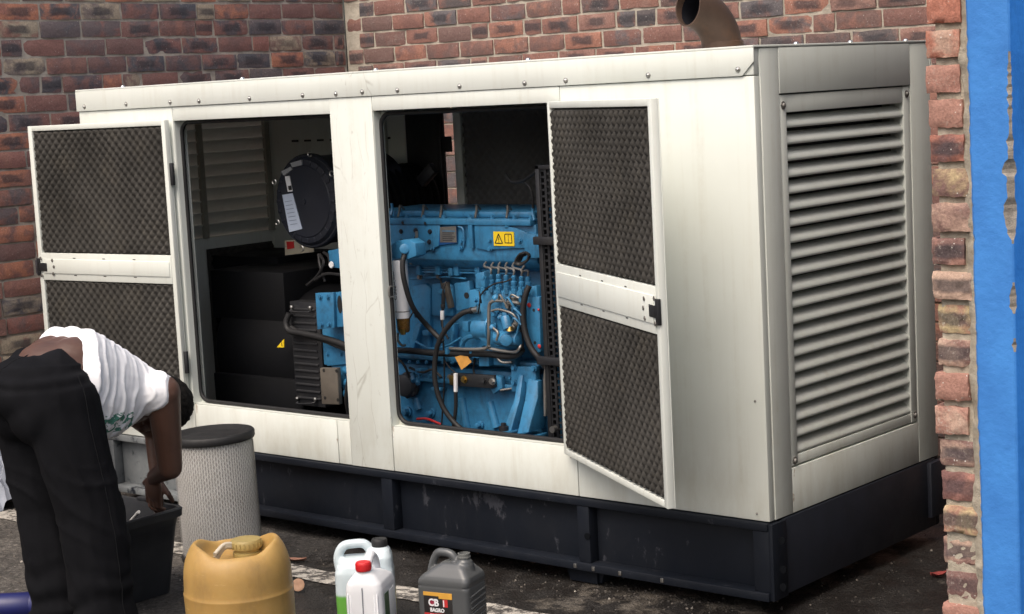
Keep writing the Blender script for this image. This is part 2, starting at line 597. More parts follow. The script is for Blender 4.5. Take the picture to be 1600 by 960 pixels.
def shirt_mat():
    k = NM('white_shirt_cotton')
    v = k.co('Object')
    c = k.mix(k.ramp(k.noise(v, 6, 4), [(0.35, 0.0), (0.7, 1.0)]), (0.70, 0.71, 0.74), (0.80, 0.81, 0.83))
    x, y, z = k.sep(v)
    # green leafy print low on the right side
    reg = k.math('MULTIPLY', k.band(y, 0.075, 0.25, 0.03), k.band(z, 0.680, 0.762, 0.02))
    reg = k.math('MULTIPLY', reg, k.band(x, 0.05, 0.4, 0.01))
    lf = k.noise(k.co('Object', (1, 1.2, 1.7)), 26, 3, 0.5, 1.2)
    p = k.math('MULTIPLY', k.ramp(lf, [(0.50, 0.0), (0.53, 1.0)]), k.ramp(reg, [(0.4, 0.0), (0.55, 1.0)]))
    c = k.mix(k.math('MULTIPLY', p, 0.92), c, (0.012, 0.15, 0.095))
    k.bump(k.noise(v, 240, 2), 0.12, 0.002)
    return k.done(c, 0.9, 0, 0.15)


def skin_mat():
    k = NM('dark_brown_skin')
    v = k.co('Object')
    c = k.mix(k.ramp(k.noise(v, 8, 5), [(0.3, 0.0), (0.7, 1.0)]), (0.066, 0.033, 0.023), (0.102, 0.052, 0.036))
    k.b.inputs['Subsurface Weight'].default_value = 0.06
    k.b.inputs['Subsurface Radius'].default_value = (0.01, 0.004, 0.002)
    k.bump(k.noise(v, 160, 3), 0.15, 0.002)
    return k.done(c, 0.48, 0, 0.45)


def filter_paper():
    k = NM('pleated_filter_paper')
    tc = k.co('Object')
    x, y, z = k.sep(tc)
    ang = k.math('ARCTAN2', y, x)
    pl = k.math('SINE', k.math('MULTIPLY', ang, 90.0))
    c = k.mix(k.ramp(pl, [(0.0, 0.0), (1.0, 1.0)]), (0.34, 0.335, 0.32), (0.66, 0.65, 0.62))
    dirt = k.noise(k.co('Object', (3, 3, 7)), 1.6, 6, 0.65)
    c = k.mix(k.math('MULTIPLY', k.ramp(dirt, [(0.45, 0.0), (0.7, 1.0)]), 0.4), c, (0.22, 0.20, 0.17))
    k.bump(pl, 0.3, 0.004)
    return k.done(c, 0.9)


def drum_plastic():
    k = NM('aged_yellow_plastic')
    v = k.co('Object')
    c = k.mix(k.ramp(k.noise(v, 5, 6, 0.65), [(0.3, 0.0), (0.7, 1.0)]), (0.315, 0.185, 0.052), (0.43, 0.272, 0.090))
    d = k.ramp(k.noise(k.co('Object', (4, 4, 1.6)), 3.0, 7, 0.7), [(0.50, 0.0), (0.72, 1.0)])
    c = k.mix(k.math('MULTIPLY', d, 0.6), c, (0.20, 0.125, 0.05))
    sc = k.ramp(k.noise(k.co('Object', (1, 1, 9)), 8, 5, 0.7), [(0.62, 0.0), (0.68, 1.0)])
    c = k.mix(k.math('MULTIPLY', sc, 0.35), c, (0.66, 0.47, 0.22))
    k.b.inputs['Subsurface Weight'].default_value = 0.15
    k.b.inputs['Subsurface Radius'].default_value = (0.03, 0.015, 0.004)
    k.bump(k.noise(v, 30, 5), 0.12, 0.006)
    return k.done(c, 0.5, 0, 0.4)


def jug_translucent():
    k = NM('milky_plastic_with_green_coolant')
    v = k.co('Object')
    z = k.math('MULTIPLY_ADD', k.noise(v, 3, 2), 0.012, k.sep(v)[2])
    x = k.sep(v)[0]
    liquid = k.ramp(z, [(0.128, 1.0), (0.138, 0.0)])
    green = k.mix(k.ramp(x, [(-0.0, 0.0), (0.06, 1.0)]), (0.13, 0.36, 0.06), (0.36, 0.40, 0.03))
    c = k.mix(liquid, k.mix(k.noise(v, 9, 4), (0.46, 0.54, 0.57), (0.60, 0.68, 0.71)), green)
    k.b.inputs['Subsurface Weight'].default_value = 0.3
    k.b.inputs['Subsurface Radius'].default_value = (0.02, 0.02, 0.02)
    return k.done(c, 0.36, 0, 0.45)


MC = cream_paint()
MCI = plain('shaded_dusty_cream', (0.42, 0.41, 0.35), 0.6, var=0.3, scale=5, dirt=((0.2, 0.18, 0.14), 0.4))  # dusty cream with the bay's shade mixed into a darker base
MSK = skid_paint()
MB_ = engine_blue()
MFOAM_LIT = plain('brightened_rear_foam', (0.15, 0.15, 0.148), 0.92, var=0.3, scale=3.0, bump=0.2, spec=0.15)  # door foam again, colour lightened in place of missing bay light
MFOAM = plain('charcoal_foam', (0.060, 0.057, 0.052), 0.92, var=0.45, scale=3.0, bump=0.2, dirt=((0.085, 0.076, 0.06), 0.35), spec=0.15)
MRUB = plain('black_rubber', (0.016, 0.016, 0.017), 0.55, var=0.3, scale=20, spec=0.4)
MBLK = plain('black_steel', (0.014, 0.015, 0.018), 0.48, var=0.4, scale=10, dirt=((0.05, 0.045, 0.04), 0.3))
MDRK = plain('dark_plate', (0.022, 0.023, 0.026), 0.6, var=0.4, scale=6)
MNVY = plain('dark_navy_paint', (0.017, 0.020, 0.030), 0.42, var=0.3, scale=8)
MSTL = plain('bright_steel', (0.62, 0.61, 0.58), 0.32, 1.0, var=0.3, scale=30)
MGAL = plain('dull_steel', (0.30, 0.29, 0.27), 0.5, 0.7, var=0.4, scale=14, dirt=((0.12, 0.10, 0.08), 0.5))
MPLT = plain('bare_machined_plate', (0.165, 0.145, 0.12), 0.5, 0.3, var=0.4, scale=12)
MWPL = plain('white_plastic', (0.76, 0.775, 0.80), 0.35, var=0.06, scale=6, kind='Object')
MRED = plain('red_plastic', (0.62, 0.020, 0.025), 0.4, var=0.15, scale=10)
MREDP = plain('red_marking_paint', (0.55, 0.03, 0.03), 0.5)
MGRY = plain('grey_plastic', (0.078, 0.083, 0.086), 0.30, var=0.15, scale=8, kind='Object')
MBIN = plain('black_bin_plastic', (0.024, 0.026, 0.030), 0.42, var=0.3, scale=6, dirt=((0.06, 0.06, 0.06), 0.25), kind='Object')
MYEL = plain('warning_yellow', (0.80, 0.56, 0.015), 0.5, var=0.05)
MPRT = plain('black_print', (0.012, 0.012, 0.012), 0.6)
MENA = plain('black_enamel', (0.0045, 0.005, 0.0065), 0.6, var=0.4, scale=7, spec=0.2)
MPLG = plain('dark_rubber_plug', (0.006, 0.007, 0.009), 0.9, spec=0.05)
MWHT = plain('white_label', (0.70, 0.71, 0.72), 0.55, var=0.08)
MLBL = plain('pale_blue_label', (0.45, 0.52, 0.64), 0.55, var=0.12, scale=20)
MTAG = plain('orange_card', (0.62, 0.30, 0.06), 0.8, var=0.3, scale=25)
MBRS = plain('brass', (0.50, 0.34, 0.11), 0.35, 1.0, var=0.4, scale=25)
MBOWL = plain('amber_filter_bowl', (0.16, 0.085, 0.02), 0.25, 0.2, var=0.5, scale=30)
MRST = plain('rusty_exhaust_steel', (0.105, 0.066, 0.048), 0.62, 0.35, var=0.4, scale=7, bump=0.2, dirt=((0.15, 0.075, 0.04), 0.5))
MSOOT = plain('exhaust_soot', (0.012, 0.013, 0.018), 0.9, spec=0.1)
MTRS = plain('black_trouser_cloth', (0.0062, 0.0065, 0.0082), 0.9, var=0.35, scale=9, bump=0.1, spec=0.12, kind='Object')
MHAIR = plain('black_hair', (0.010, 0.009, 0.008), 0.85, bump=0.8, scale=30, spec=0.15, kind='Object')
MSHRT = shirt_mat()
MSKIN = skin_mat()
MPAP = filter_paper()
MDRUM = drum_plastic()
MJUG = jug_translucent()
MBLU = blue_plaster()
LEFT_COLS = [(0.252, 0.123, 0.105), (0.113, 0.105, 0.114), (0.230, 0.121, 0.105), (0.179, 0.109, 0.101), (0.095, 0.095, 0.108), (0.281, 0.144, 0.115), (0.230, 0.122, 0.106), (0.431, 0.187, 0.118), (0.144, 0.116, 0.118), (0.201, 0.115, 0.105), (0.345, 0.287, 0.216)]
BACK_COLS = [(0.220, 0.119, 0.101), (0.122, 0.105, 0.105), (0.258, 0.139, 0.115), (0.180, 0.115, 0.103), (0.136, 0.123, 0.128), (0.277, 0.144, 0.115), (0.167, 0.113, 0.103), (0.354, 0.174, 0.127), (0.206, 0.115, 0.101), (0.316, 0.190, 0.157)]
STUB_COLS = [(0.363, 0.182, 0.143), (0.209, 0.110, 0.099), (0.440, 0.297, 0.231), (0.462, 0.363, 0.209), (0.396, 0.165, 0.116), (0.204, 0.121, 0.108), (0.374, 0.204, 0.160), (0.484, 0.341, 0.264)]
MBR_L = brick_mat('dark_red_brick', LEFT_COLS)
MBR_B = brick_mat('mixed_red_brick', BACK_COLS, pale=0.45)
MBR_S = brick_mat('broken_edge_brick', STUB_COLS, pale=0.9)
MBR_X = brick_mat('plain_red_brick', BACK_COLS, island=True)
MMOR = mortar_mat('mortar', (0.38, 0.345, 0.285), (0.54, 0.49, 0.41))
MMOR_L = mortar_mat('grey_mortar', (0.30, 0.27, 0.23), (0.46, 0.42, 0.36))
MMOR_S = mortar_mat('rough_mortar', (0.34, 0.30, 0.235), (0.50, 0.455, 0.37))

# ------------------------------------------------------------------ ground
g = M()
N = 8
g.add([(x, y, 0) for y in (-60, -8, -3, 0, 3, 60) for x in (-60, -6, -3, 0, 3, 60)],
      [(j * 6 + i, j * 6 + i + 1, (j + 1) * 6 + i + 1, (j + 1) * 6 + i) for j in range(5) for i in range(5)])
o = g.build('ground', asphalt())
o['kind'] = 'structure'
# worn white parking line, parallel to the generator
ln = M()
rng = random.Random(3)
xs = [-5.0 + 0.06 * i for i in range(112)]
top = [(x, -0.335 + rng.uniform(-0.007, 0.007), 0.004) for x in xs]
bot = [(x, -0.452 + rng.uniform(-0.007, 0.007), 0.004) for x in xs]
ln.add(bot + top, [(i, i + 1, len(xs) + i + 1, len(xs) + i) for i in range(len(xs) - 1)])
o = ln.build('painted_line', road_paint())
o['kind'] = 'structure'
# loose grit, one mass
gv = M()
rng = random.Random(11)
def pebble(m, x, y, s, rg):
    c = Vector((x, y, s * 0.25))
    a = rg.uniform(0, 6.28)
    vs = []
    for k in range(5):
        t = a + k * 2 * pi / 5
        r = s * rg.uniform(0.7, 1.1)
        vs.append(c + Vector((cos(t) * r, sin(t) * r * 0.8, -s * 0.3)))
    for k in range(5):
        t = a + 0.4 + k * 2 * pi / 5
        r = s * rg.uniform(0.4, 0.8)
        vs.append(c + Vector((cos(t) * r, sin(t) * r * 0.8, s * rg.uniform(0.3, 0.6))))
    m.add(vs, [(k, (k + 1) % 5, 5 + (k + 1) % 5, 5 + k) for k in range(5)] + [(5, 6, 7, 8, 9)])
for i in range(2600):
    x = rng.uniform(-4.0, 1.2); y = rng.uniform(-1.5, 1.9)
    pebble(gv, x, y, rng.uniform(0.0022, 0.0065), rng)
for i in range(170):
    x = rng.gauss(-0.55, 0.22); y = rng.gauss(-0.05, 0.07)
    pebble(gv, x, y, rng.uniform(0.002, 0.006), rng)
k = NM('grit')
c = k.ramp(k.n('NewGeometry').outputs['Random Per Island'], [(0.0, (0.03, 0.027, 0.024)), (0.75, (0.08, 0.07, 0.06)), (0.96, (0.16, 0.14, 0.12)), (1.0, (0.40, 0.37, 0.32))])
o = gv.build('gravel', k.done(c, 0.9), smooth=0)
o['kind'] = 'stuff'

# ------------------------------------------------------------------ brick walls
COURSE, BL, BH, JT = 0.085, 0.222, 0.0735, 0.012

def brick_mesh(seed, L, nx=5, nz=3, rough=0.0013, depth=0.05, H=BH, chip=0.0):
    rg = random.Random(seed)
    vs, fs = [], []
    rnd = 0.004
    w = nx + 1
    for j in range(nz + 1):
        for i in range(nx + 1):
            u, t = i / nx, j / nz
            x, z = (u - 0.5) * L, (t - 0.5) * H
            e = 0
            if i in (0, nx) or j in (0, nz):
                e = rnd
            corner = i in (0, nx) and j in (0, nz)
            dy = e * (1.5 if corner else 1) + rg.gauss(0, rough)
            if chip and rg.random() < chip:
                dy += rg.uniform(0.0005, 0.0025) * (1 if nx < 6 else 3.0)
            jit = rough * 0.9
            vs.append((x + rg.gauss(0, jit) * (1.0 if i in (0, nx) else 0.5), dy, z + rg.gauss(0, jit) * (1.0 if j in (0, nz) else 0.5)))
    for j in range(nz):
        for i in range(nx):
            a = j * w + i
            fs.append((a, a + 1, a + w + 1, a + w))
    border = [i for i in range(w)] + [j * w + nx for j in range(1, nz + 1)] + [nz * w + i for i in range(nx - 1, -1, -1)] + [j * w for j in range(nz - 1, 0, -1)]
    b0 = len(vs)
    for i in border:
        vs.append((vs[i][0], depth, vs[i][2]))
    nb = len(border)
    for i in range(nb):
        fs.append((border[(i + 1) % nb], border[i], b0 + i, b0 + (i + 1) % nb))
    m = M(); m.add(vs, fs)
    return m

BR = [brick_mesh(100 + i, BL, chip=0.05).mesh('brick', smooth=50) for i in range(10)]
BRH = [brick_mesh(200 + i, 0.105, 3, 3, chip=0.05).mesh('brick', smooth=50) for i in range(3)]

def brick_wall(name, label, length, height, z0, place, rz, mat, mor, sel, seed, thick=0.22, half_ends=True):
    """local frame: wall face looks along -Y, runs along +X from 0; place = world origin"""
    core = M()
    core.box(0, length + (0.0085 if rz else 0), 0.0090, thick, -0.05, height)
    wall = core.build(name, mor)
    wall.location = place
    wall.rotation_euler = (0, 0, rz)
    tag(wall, label, 'wall')
    rg = random.Random(seed)
    far = M()
    meshes, heads = [], []
    for b in BR:
        c = b.copy(); c.materials.clear(); c.materials.append(mat); meshes.append(c)
    for b in BRH:
        c = b.copy(); c.materials.clear(); c.materials.append(mat); heads.append(c)
    n_in = 0
    row = 0
    z = z0
    while z + BH < height:
        x = -rg.uniform(0, 0.02) if row % 2 else -0.117
        x += rg.uniform(-0.02, 0.02)
        while x < length:
            hd = rg.random() < 0.10
            L = 0.105 if hd else BL
            zc, xc = z + BH / 2, x + L / 2
            if xc - L / 2 < 0.0:
                hd = True; xc = x + L - 0.0525; L = 0.105
            cut = 1.0
            if xc + L / 2 > length + 0.005:
                L2 = length - 0.004 - (xc - L / 2)
                if L2 > 0.03:
                    xc = xc - L / 2 + L2 / 2; cut = L2 / L
            if xc - L * cut / 2 > -0.03 and xc + L * cut / 2 < length + 0.01:
                if sel(xc, zc):
                    me = rg.choice(heads if hd else meshes)
                    b = bpy.data.objects.new('brick', me)
                    COL.objects.link(b)
                    b.parent = wall
                    b.scale = (cut, 1, 1)
                    b.location = (xc, rg.gauss(0, 0.0018), zc + rg.gauss(0, 0.0015))
                    b.rotation_euler = (rg.gauss(0, 0.006), rg.gauss(0, 0.007), rg.gauss(0, 0.008))
                    n_in += 1
                else:
                    far.box(xc - L * cut / 2, xc + L * cut / 2, rg.gauss(0, 0.002), 0.05, z, z + BH)
            x = xc + L / 2 + JT + rg.uniform(-0.002, 0.004)
        row += 1
        z = z0 + COURSE * row
    print(name, 'bricks', n_in)
    if far.v:
        f = far.build('brick_courses', MBR_X, wall, base=(0, 0, 0), smooth=0)
        f['kind'] = 'stuff'
    return wall

BACK_Y, LEFT_X = 2.35, -4.15
Z0 = 0.014
brick_wall('brick_wall', 'red brick wall along the rear of the generator behind its exhaust pipe', 5.3, 2.40, Z0, (LEFT_X, BACK_Y, 0), 0, MBR_B, MMOR,
           lambda x, z: 1.5 < z < 2.36 and x < 4.35 or (1.0 < z < 1.5 and 1.4 < x < 2.8), 5)
brick_wall('brick_wall', 'dark brick wall at the left behind the folded back foam lined door', 5.6, 2.40, Z0, (LEFT_X, BACK_Y - 5.6, 0), pi / 2, MBR_L, MMOR_L,
           lambda x, z: 0.42 < z < 2.36 and x > 3.2, 6)

# right wall: a single broken leaf whose toothed end faces the yard, blue plaster on its other side
stub = M()
stub.box(0.905, 1.0, -0.588, BACK_Y, 0, 3.40)  # height raised out of view to shade the generator's end face
SW = stub.build('brick_wall', MMOR_S)
tag(SW, 'jagged broken end of a brick wall beside the bright blue plaster', 'wall')
rg = random.Random(21)
zz = 0.014
SB = []
for i in range(9):
    me = brick_mesh(300 + i, 0.106, 7, 6, 0.0012, 0.09, chip=0.10).mesh('brick', smooth=60)
    me.materials.append(MBR_S); SB.append(me)
i = 0
while zz < 3.3:
    b = bpy.data.objects.new('brick', SB[i % 9] if i < 9 else rg.choice(SB))
    COL.objects.link(b); b.parent = SW
    wx = rg.uniform(0.80, 1.02)
    b.location = (0.884 + 0.053 * wx + rg.uniform(-0.004, 0.005) + 0.016 * (1 - zz / 1.8), -0.602 + rg.gauss(0, 0.006), zz + BH / 2 + 0.002)
    b.scale = (wx, 1, rg.uniform(0.88, 0.97))
    b.rotation_euler = (rg.gauss(0, 0.015), rg.gauss(0, 0.010), rg.gauss(0, 0.03))
    zz += COURSE; i += 1
# lumpy mortar between the bricks and the plaster
mo = M()
rows = 560
vs = []
for j in range(rows + 1):
    z = 3.40 * j / rows
    lx = 0.966 + 0.014 * noise.noise(Vector((0, 3, z * 9))) + 0.004 * noise.noise(Vector((0, 9, z * 50))) + 0.014 * (1 - z / 1.8)
    for q, (x, y) in enumerate(((lx, -0.578), (lx + 0.012, -0.598 + 0.006 * noise.noise(Vector((5, 1, z * 30)))), (1.0 + 0.014 * (1 - z / 1.8), -0.609 + 0.005 * noise.noise(Vector((2, 8, z * 26)))), (1.02, -0.59))):
        vs.append((x, y, z))
mo.add(vs, [(j * 4 + q, j * 4 + q + 1, (j + 1) * 4 + q + 1, (j + 1) * 4 + q) for j in range(rows) for q in range(3)])
mo.build('mortar_strip', MMOR_S, SW)
# unseen grey facing added on the yard side to bounce neutral light
m = M(); m.box(0.893, 0.9049, -0.50, BACK_Y - 0.002, 0, 3.395)
m.build('bounce_facing', mortar_mat('bounce_facing', (0.17, 0.168, 0.160), (0.25, 0.247, 0.235)), SW)
# blue plastered pier, its arris chipped
def pier_ring(z):
    k = 0.016 * (1 - z / 1.8)
    chip = 0
    for zc, hw, d in ((1.60, 0.15, 0.008), (1.49, 0.06, 0.013), (1.447, 0.028, 0.030), (1.36, 0.095, 0.026), (1.135, 0.035, 0.014), (1.02, 0.012, 0.010)):
        t = abs(z - zc) / hw
        if t < 1:
            chip = max(chip, d * (1 - t ** 2) * (0.8 + 0.5 * noise.noise(Vector((zc, 1, z * 12))) + 0.3 * noise.noise(Vector((zc, 5, z * 50)))))
    chip += 0.003 * abs(noise.noise(Vector((1, 2, z * 40)))) * (chip > 0.003) * 4
    e = 0.003 * noise.noise(Vector((4, 4, z * 9))) + 0.0035 * noise.noise(Vector((4, 4, z * 60)))
    x0 = 1.0 + k + e
    xa = 1.111
    c = max(chip, 0.004)
    return [(x0, -0.585, z), (x0, -0.612, z), (x0 + 0.006, -0.617, z), (xa - c, -0.617, z), (xa, -0.617 + c, z), (xa + 0.004, -0.43, z), (x0, -0.43, z)], chip
pl, ch = M(), M()
rows = 400
vs, cs = [], []
fb, fc = [], []
for j in range(rows + 1):
    ring, c = pier_ring(3.40 * j / rows)
    vs += ring; cs.append(c)
for j in range(rows):
    for q in range(7):
        a, b = j * 7 + q, j * 7 + (q + 1) % 7
        face = (a, b, b + 7, a + 7)
        (fc if q == 3 and max(cs[j], cs[j + 1]) > 0.003 else fb).append(face)
pl.add(vs, fb); ch.add(vs, fc)
pl.build('plaster', MBLU, SW, smooth=30)
ch.build('bare_plaster_chip', mortar_mat('grey_render', (0.20, 0.175, 0.15), (0.38, 0.34, 0.29)), SW, smooth=0)
cw = M(); cw.box(1.125, 3.4, -0.30, -0.18, 0, 3.40)
k = NM('cyan_paint'); v = k.co('World')
o = cw.build('painted_wall', k.done(k.mix(k.noise(v, 6, 5), (0.03, 0.36, 0.72), (0.05, 0.44, 0.80)), 0.55), bevel=0.004)
tag(o, 'sliver of cyan painted wall at the far right edge behind the blue plaster', 'wall')

# ------------------------------------------------------------------ generator set
GO = (-1.70, 0.565, 0.0)
GEN = empty('generator_set', GO, 'cream canopied diesel generator with its side doors open and blue engine showing', 'generator')
XL, WD = -3.40, 1.13
H0, H1 = 0.31, 1.79
T = 0.004

# --- skid: C-channel beams, stiffeners, end posts
sk = M()
sk.box(XL, -0.002, 0.035, 0.05, 0.075, 0.295)                 # web, front
sk.box(XL, -0.002, -0.015, 0.05, 0.283, H0 - 0.002)           # top flange
sk.box(XL, -0.002, -0.020, 0.05, 0.057, 0.085)                # bottom flange
sk.box(XL, -0.002, WD - 0.05, WD, 0.057, H0 - 0.002)
sk.box(XL, XL + 0.02, 0.05, WD - 0.05, 0.057, H0 - 0.002)
SKID = sk.build('skid_frame', MSK, GEN, bevel=0.003)
for x0, x1 in ((-3.398, -3.33), (-1.70, -1.645), (-0.765, -0.715), (-0.058, -0.0)):
    m = M(); m.box(x0, x1, -0.012, 0.034, 0.086, 0.282)
    st = m.build('stiffener', MSK, SKID, bevel=0.002)
ep = M()
ep.box(-0.006, 0.006, 0.07, WD - 0.04, 0.062, H0 - 0.003)
ep.build('end_plate', MNVY, SKID, bevel=0.002)
m = M(); m.box(0.0, 0.016, -0.014, 0.07, 0.06, H0 - 0.003); m.build('corner_post', MSK, SKID, bevel=0.003)
m = M(); m.box(0.0, 0.022, WD - 0.10, WD + 0.01, 0.10, H0 - 0.01); m.build('lifting_lug', MNVY, SKID, bevel=0.004)
for p in ((0.05, -0.014, 0.262), (0.051, -0.014, 0.17), (0.049, -0.014, 0.113), (-0.724, -0.012, 0.179)):
    m = M(); m.cyl((p[0], p[1] + 0.001, p[2]), (p[0], p[1] - 0.003, p[2]), 0.012, n=14)
    m.build('blanking_plug', MPLG, SKID)
for p in ((-0.776, -0.02, 0.081), (-0.585, -0.02, 0.08), (-0.698, -0.02, 0.091), (-0.412, -0.02, 0.076)):
    m = M(); m.box(p[0] - 0.006, p[0] + 0.006, -0.024, -0.019, 0.064, 0.079); m.build('clip', MSTL, SKID, bevel=0.001)
fl = M(); fl.box(XL + 0.02, -0.008, 0.05, WD - 0.05, 0.300, 0.307); fl.build('floor_plate', MENA, SKID)
for fx in (-0.79, -2.6):
    m = M()
    m.prism([(fx - 0.075, 0.056), (fx + 0.10, 0.056), (fx + 0.085, 0.006), (fx - 0.055, 0.006)], 0.03, 0.25)
    m.box(fx - 0.045, fx + 0.075, 0.018, 0.031, 0.004, 0.056)
    m.build('foot', MSK, SKID, bevel=0.002)
    m = M()
    m.prism([(fx - 0.075, 0.056), (fx + 0.10, 0.056), (fx + 0.085, 0.006), (fx - 0.055, 0.006)], 0.85, 1.1)
    m.build('foot', MSK, SKID, bevel=0.002)

# --- canopy panels (folded sheet, small real gaps between neighbours)
G = 0.0016
def panel(name, x0, x1, y0, y1, z0, z1, mt=MC, bevel=0.0022, parent=GEN):
    m = M(); m.box(x0 + G, x1 - G, y0, y1, z0 + G, z1 - G)
    return m.build(name, mt, parent, bevel=bevel)
ZB, ZO, ZS = 1.702, 1.642, 0.481       # band bottom, opening head, sill
panel('side_panel', XL, -2.775, 0, 0.03, H0, ZB)
panel('head_panel', -2.775, -1.848, 0, 0.03, ZO, ZB)
panel('sill_panel', -2.775, -1.932, 0, 0.03, H0, ZS)
panel('sill_panel', -1.932, -1.862, 0.0012, 0.03, H0, ZS)
panel('pillar', -1.862, -1.638, -0.0012, 0.03, H0, ZB)
panel('head_panel', -1.638, -0.76, -0.002, 0.03, ZO + 0.004, ZB)
panel('sill_panel', -1.638, -0.762, 0, 0.03, H0, ZS)
panel('side_panel', -0.762, -0.0, 0, 0.03, H0, ZB)
panel('top_rail', XL, 0.0, 0, 0.03, ZB, H1 - 0.004)
# inner skin behind the panels (closes the gaps)
for xa_, xb_ in ((XL + 0.03, -2.79), (-1.845, -1.66), (-0.79, -0.03)):
    panel('inner_skin', xa_, xb_, 0.075, 0.08, H0, 1.75, MC)
# roof: sheet, front apron with chamfered end, other three sides
rf = M()
rf.box(XL - 0.006, 0.004, -0.006, WD + 0.006, H1 - 0.004, H1 + 0.003)
rf.box(XL - 0.006, 0.004, WD, WD + 0.006, ZB, H1 - 0.004)
ROOF = rf.build('roof_panel', MC, GEN, bevel=0.0015)
ap = M()
ap.prism([(XL - 0.006, ZB), (-0.040, ZB), (0.004, ZB + 0.042), (0.004, H1 - 0.0045), (XL - 0.006, H1 - 0.0045)], -0.0065, -0.001)
ap.build('roof_apron', MC, GEN, bevel=0.0012)
for p in ((-3.348, -0.006, 1.721), (-3.063, -0.006, 1.722), (-2.776, -0.006, 1.72), (-2.596, -0.006, 1.718), (-2.294, -0.006, 1.717), (-1.994, -0.006, 1.718), (-1.815, -0.006, 1.716), (-1.677, -0.006, 1.718), (-1.499, -0.006, 1.717), (-1.199, -0.006, 1.719), (-0.904, -0.006, 1.717), (-0.727, -0.006, 1.718), (-0.391, -0.006, 1.72), (-0.053, -0.006, 1.722)):
    m = M(); m.lathe([(0.0095, 0), (0.0095, 0.0015), (0.0062, 0.002), (0.0058, 0.0055), (0.003, 0.0075)], p, (0, -1, 0), 12)
    m.build('roof_screw', MSTL, GEN, smooth=60)
for p in (-3.1, -2.35, -1.62, -0.9):
    m = M(); m.lathe([(0.010, 0), (0.008, 0.005), (0.004, 0.008)], (p, 0.012, H1 + 0.003), (0, 0, 1), 10); m.build('roof_screw', MSTL, GEN, smooth=60)
for yy in (0.28, 0.62, 1.0):
    m = M(); m.lathe([(0.010, 0), (0.008, 0.005), (0.004, 0.008)], (-0.02, yy, H1 + 0.003), (0, 0, 1), 10); m.build('roof_screw', MSTL, GEN, smooth=60)
for p in ((-0.047, 0, 0.334), (-0.039, 0, 0.694)):
    m = M(); m.lathe([(0.004, -0.001), (0.004, 0.002), (0.002, 0.004)], p, (0, -1, 0), 8); m.build('rivet', MGAL, GEN)

# --- right end: posts, header, base panel, louvre frame and 21 slats
def epanel(name, y0, y1, z0, z1, x0=-0.03, x1=0.0):
    m = M(); m.box(x0, x1, y0 + G, y1 - G, z0 + G, z1 - G)
    return m.build(name, MC, GEN, bevel=0.0022)
epanel('corner_panel', 0.031, 0.138, H0, H1 - 0.004, x1=0.0015)
epanel('corner_panel', 0.984, WD, H0, H1 - 0.004, x1=0.0015)
epanel('end_header', 0.138, 0.984, 1.640, H1 - 0.004, x1=0.003)
epanel('end_base_panel', 0.138, 0.984, H0, 0.458, x1=0.001)
lf = M()
LZ0, LZ1, LY0, LY1 = 0.494, 1.612, 0.178, 0.938
lf.box(-0.055, -0.001, 0.142, LY0, 0.462, 1.637)
lf.box(-0.055, -0.001, LY1, 0.980, 0.462, 1.637)
lf.box(-0.055, -0.003, LY0, LY1, 0.462, LZ0)
lf.box(-0.055, -0.003, LY0, LY1, LZ1 - 0.030, 1.637)
LF = lf.build('louvre_frame', MC, GEN, bevel=0.002)
bk = M(); bk.box(-0.14, -0.135, 0.10, 1.03, 0.40, 1.70); bk.build('louvre_backing', MDRK, GEN)
sl = M()
prof = [(-0.048, 0.031), (-0.033, 0.0285), (-0.018, 0.020), (-0.009, 0.010), (-0.004, 0.000), (-0.005, -0.007)]
n = len(prof)
for y in (LY0 - 0.002, LY1 + 0.002):
    for (x, z) in prof: sl.v.append((x, y, z))
    for (x, z) in prof: sl.v.append((x - 0.0018, y, z - 0.0016))
for i in range(n - 1):
    sl.f.append((i, i + 1, 2 * n + i + 1, 2 * n + i))
    sl.f.append((n + i, 3 * n + i, 3 * n + i + 1, n + i + 1))
sl.f += [(n - 1, 2 * n - 1, 4 * n - 1, 3 * n - 1), (0, 2 * n, 3 * n, n)]
SLAT = sl.mesh('louvre_slat', smooth=50); SLAT.materials.append(MC)
ns = 21
stp = (LZ1 - 0.030 - LZ0) / ns
for i in range(ns):
    b = bpy.data.objects.new('louvre_slat', SLAT); COL.objects.link(b); b.parent = GEN
    b.location = (-GO[0], -GO[1], LZ0 + 0.012 + stp * i)
for y, z in ((0.160, 1.605), (0.960, 1.612), (0.158, 0.478), (0.962, 0.486)):
    m = M(); m.lathe([(0.013, 0), (0.013, 0.002), (0.008, 0.0025), (0.0075, 0.007), (0.004, 0.009)], (-0.001, y, z), (1, 0, 0), 12)
    m.build('frame_screw', MGAL, GEN, smooth=60)

# --- left end, back, interior skins
lw = M()
lw.box(XL, XL + 0.03, 0.03, 0.55, H0, H1 - 0.004)
lw.box(XL, XL + 0.03, 0.55, 1.10, H0, 1.10)
lw.box(XL, XL + 0.03, 0.55, 1.10, 1.64, H1 - 0.004)
lw.box(XL, XL + 0.03, 1.04, 1.10, 1.10, 1.64)
lw.build('left_end_panel', MC, GEN, bevel=0.002)
sl2 = M()
sl2.bar((XL + 0.012, 0.55, 0), (XL + 0.012, 1.04, 0), 0.082, 0.003, up=(-0.75, 0, 0.66))
S2 = sl2.mesh('louvre_slat'); S2.materials.append(MC)
for i in range(10):
    b = bpy.data.objects.new('louvre_slat', S2); COL.objects.link(b); b.parent = GEN
    b.location = (-GO[0], -GO[1], 1.13 + 0.054 * i)
for ya_, yb_ in ((0.60, 0.625), (1.00, 1.028)):
    m = M(); m.box(XL + 0.031, XL + 0.05, ya_, yb_, 1.10, 1.64); m.build('louvre_rail', MCI, GEN)
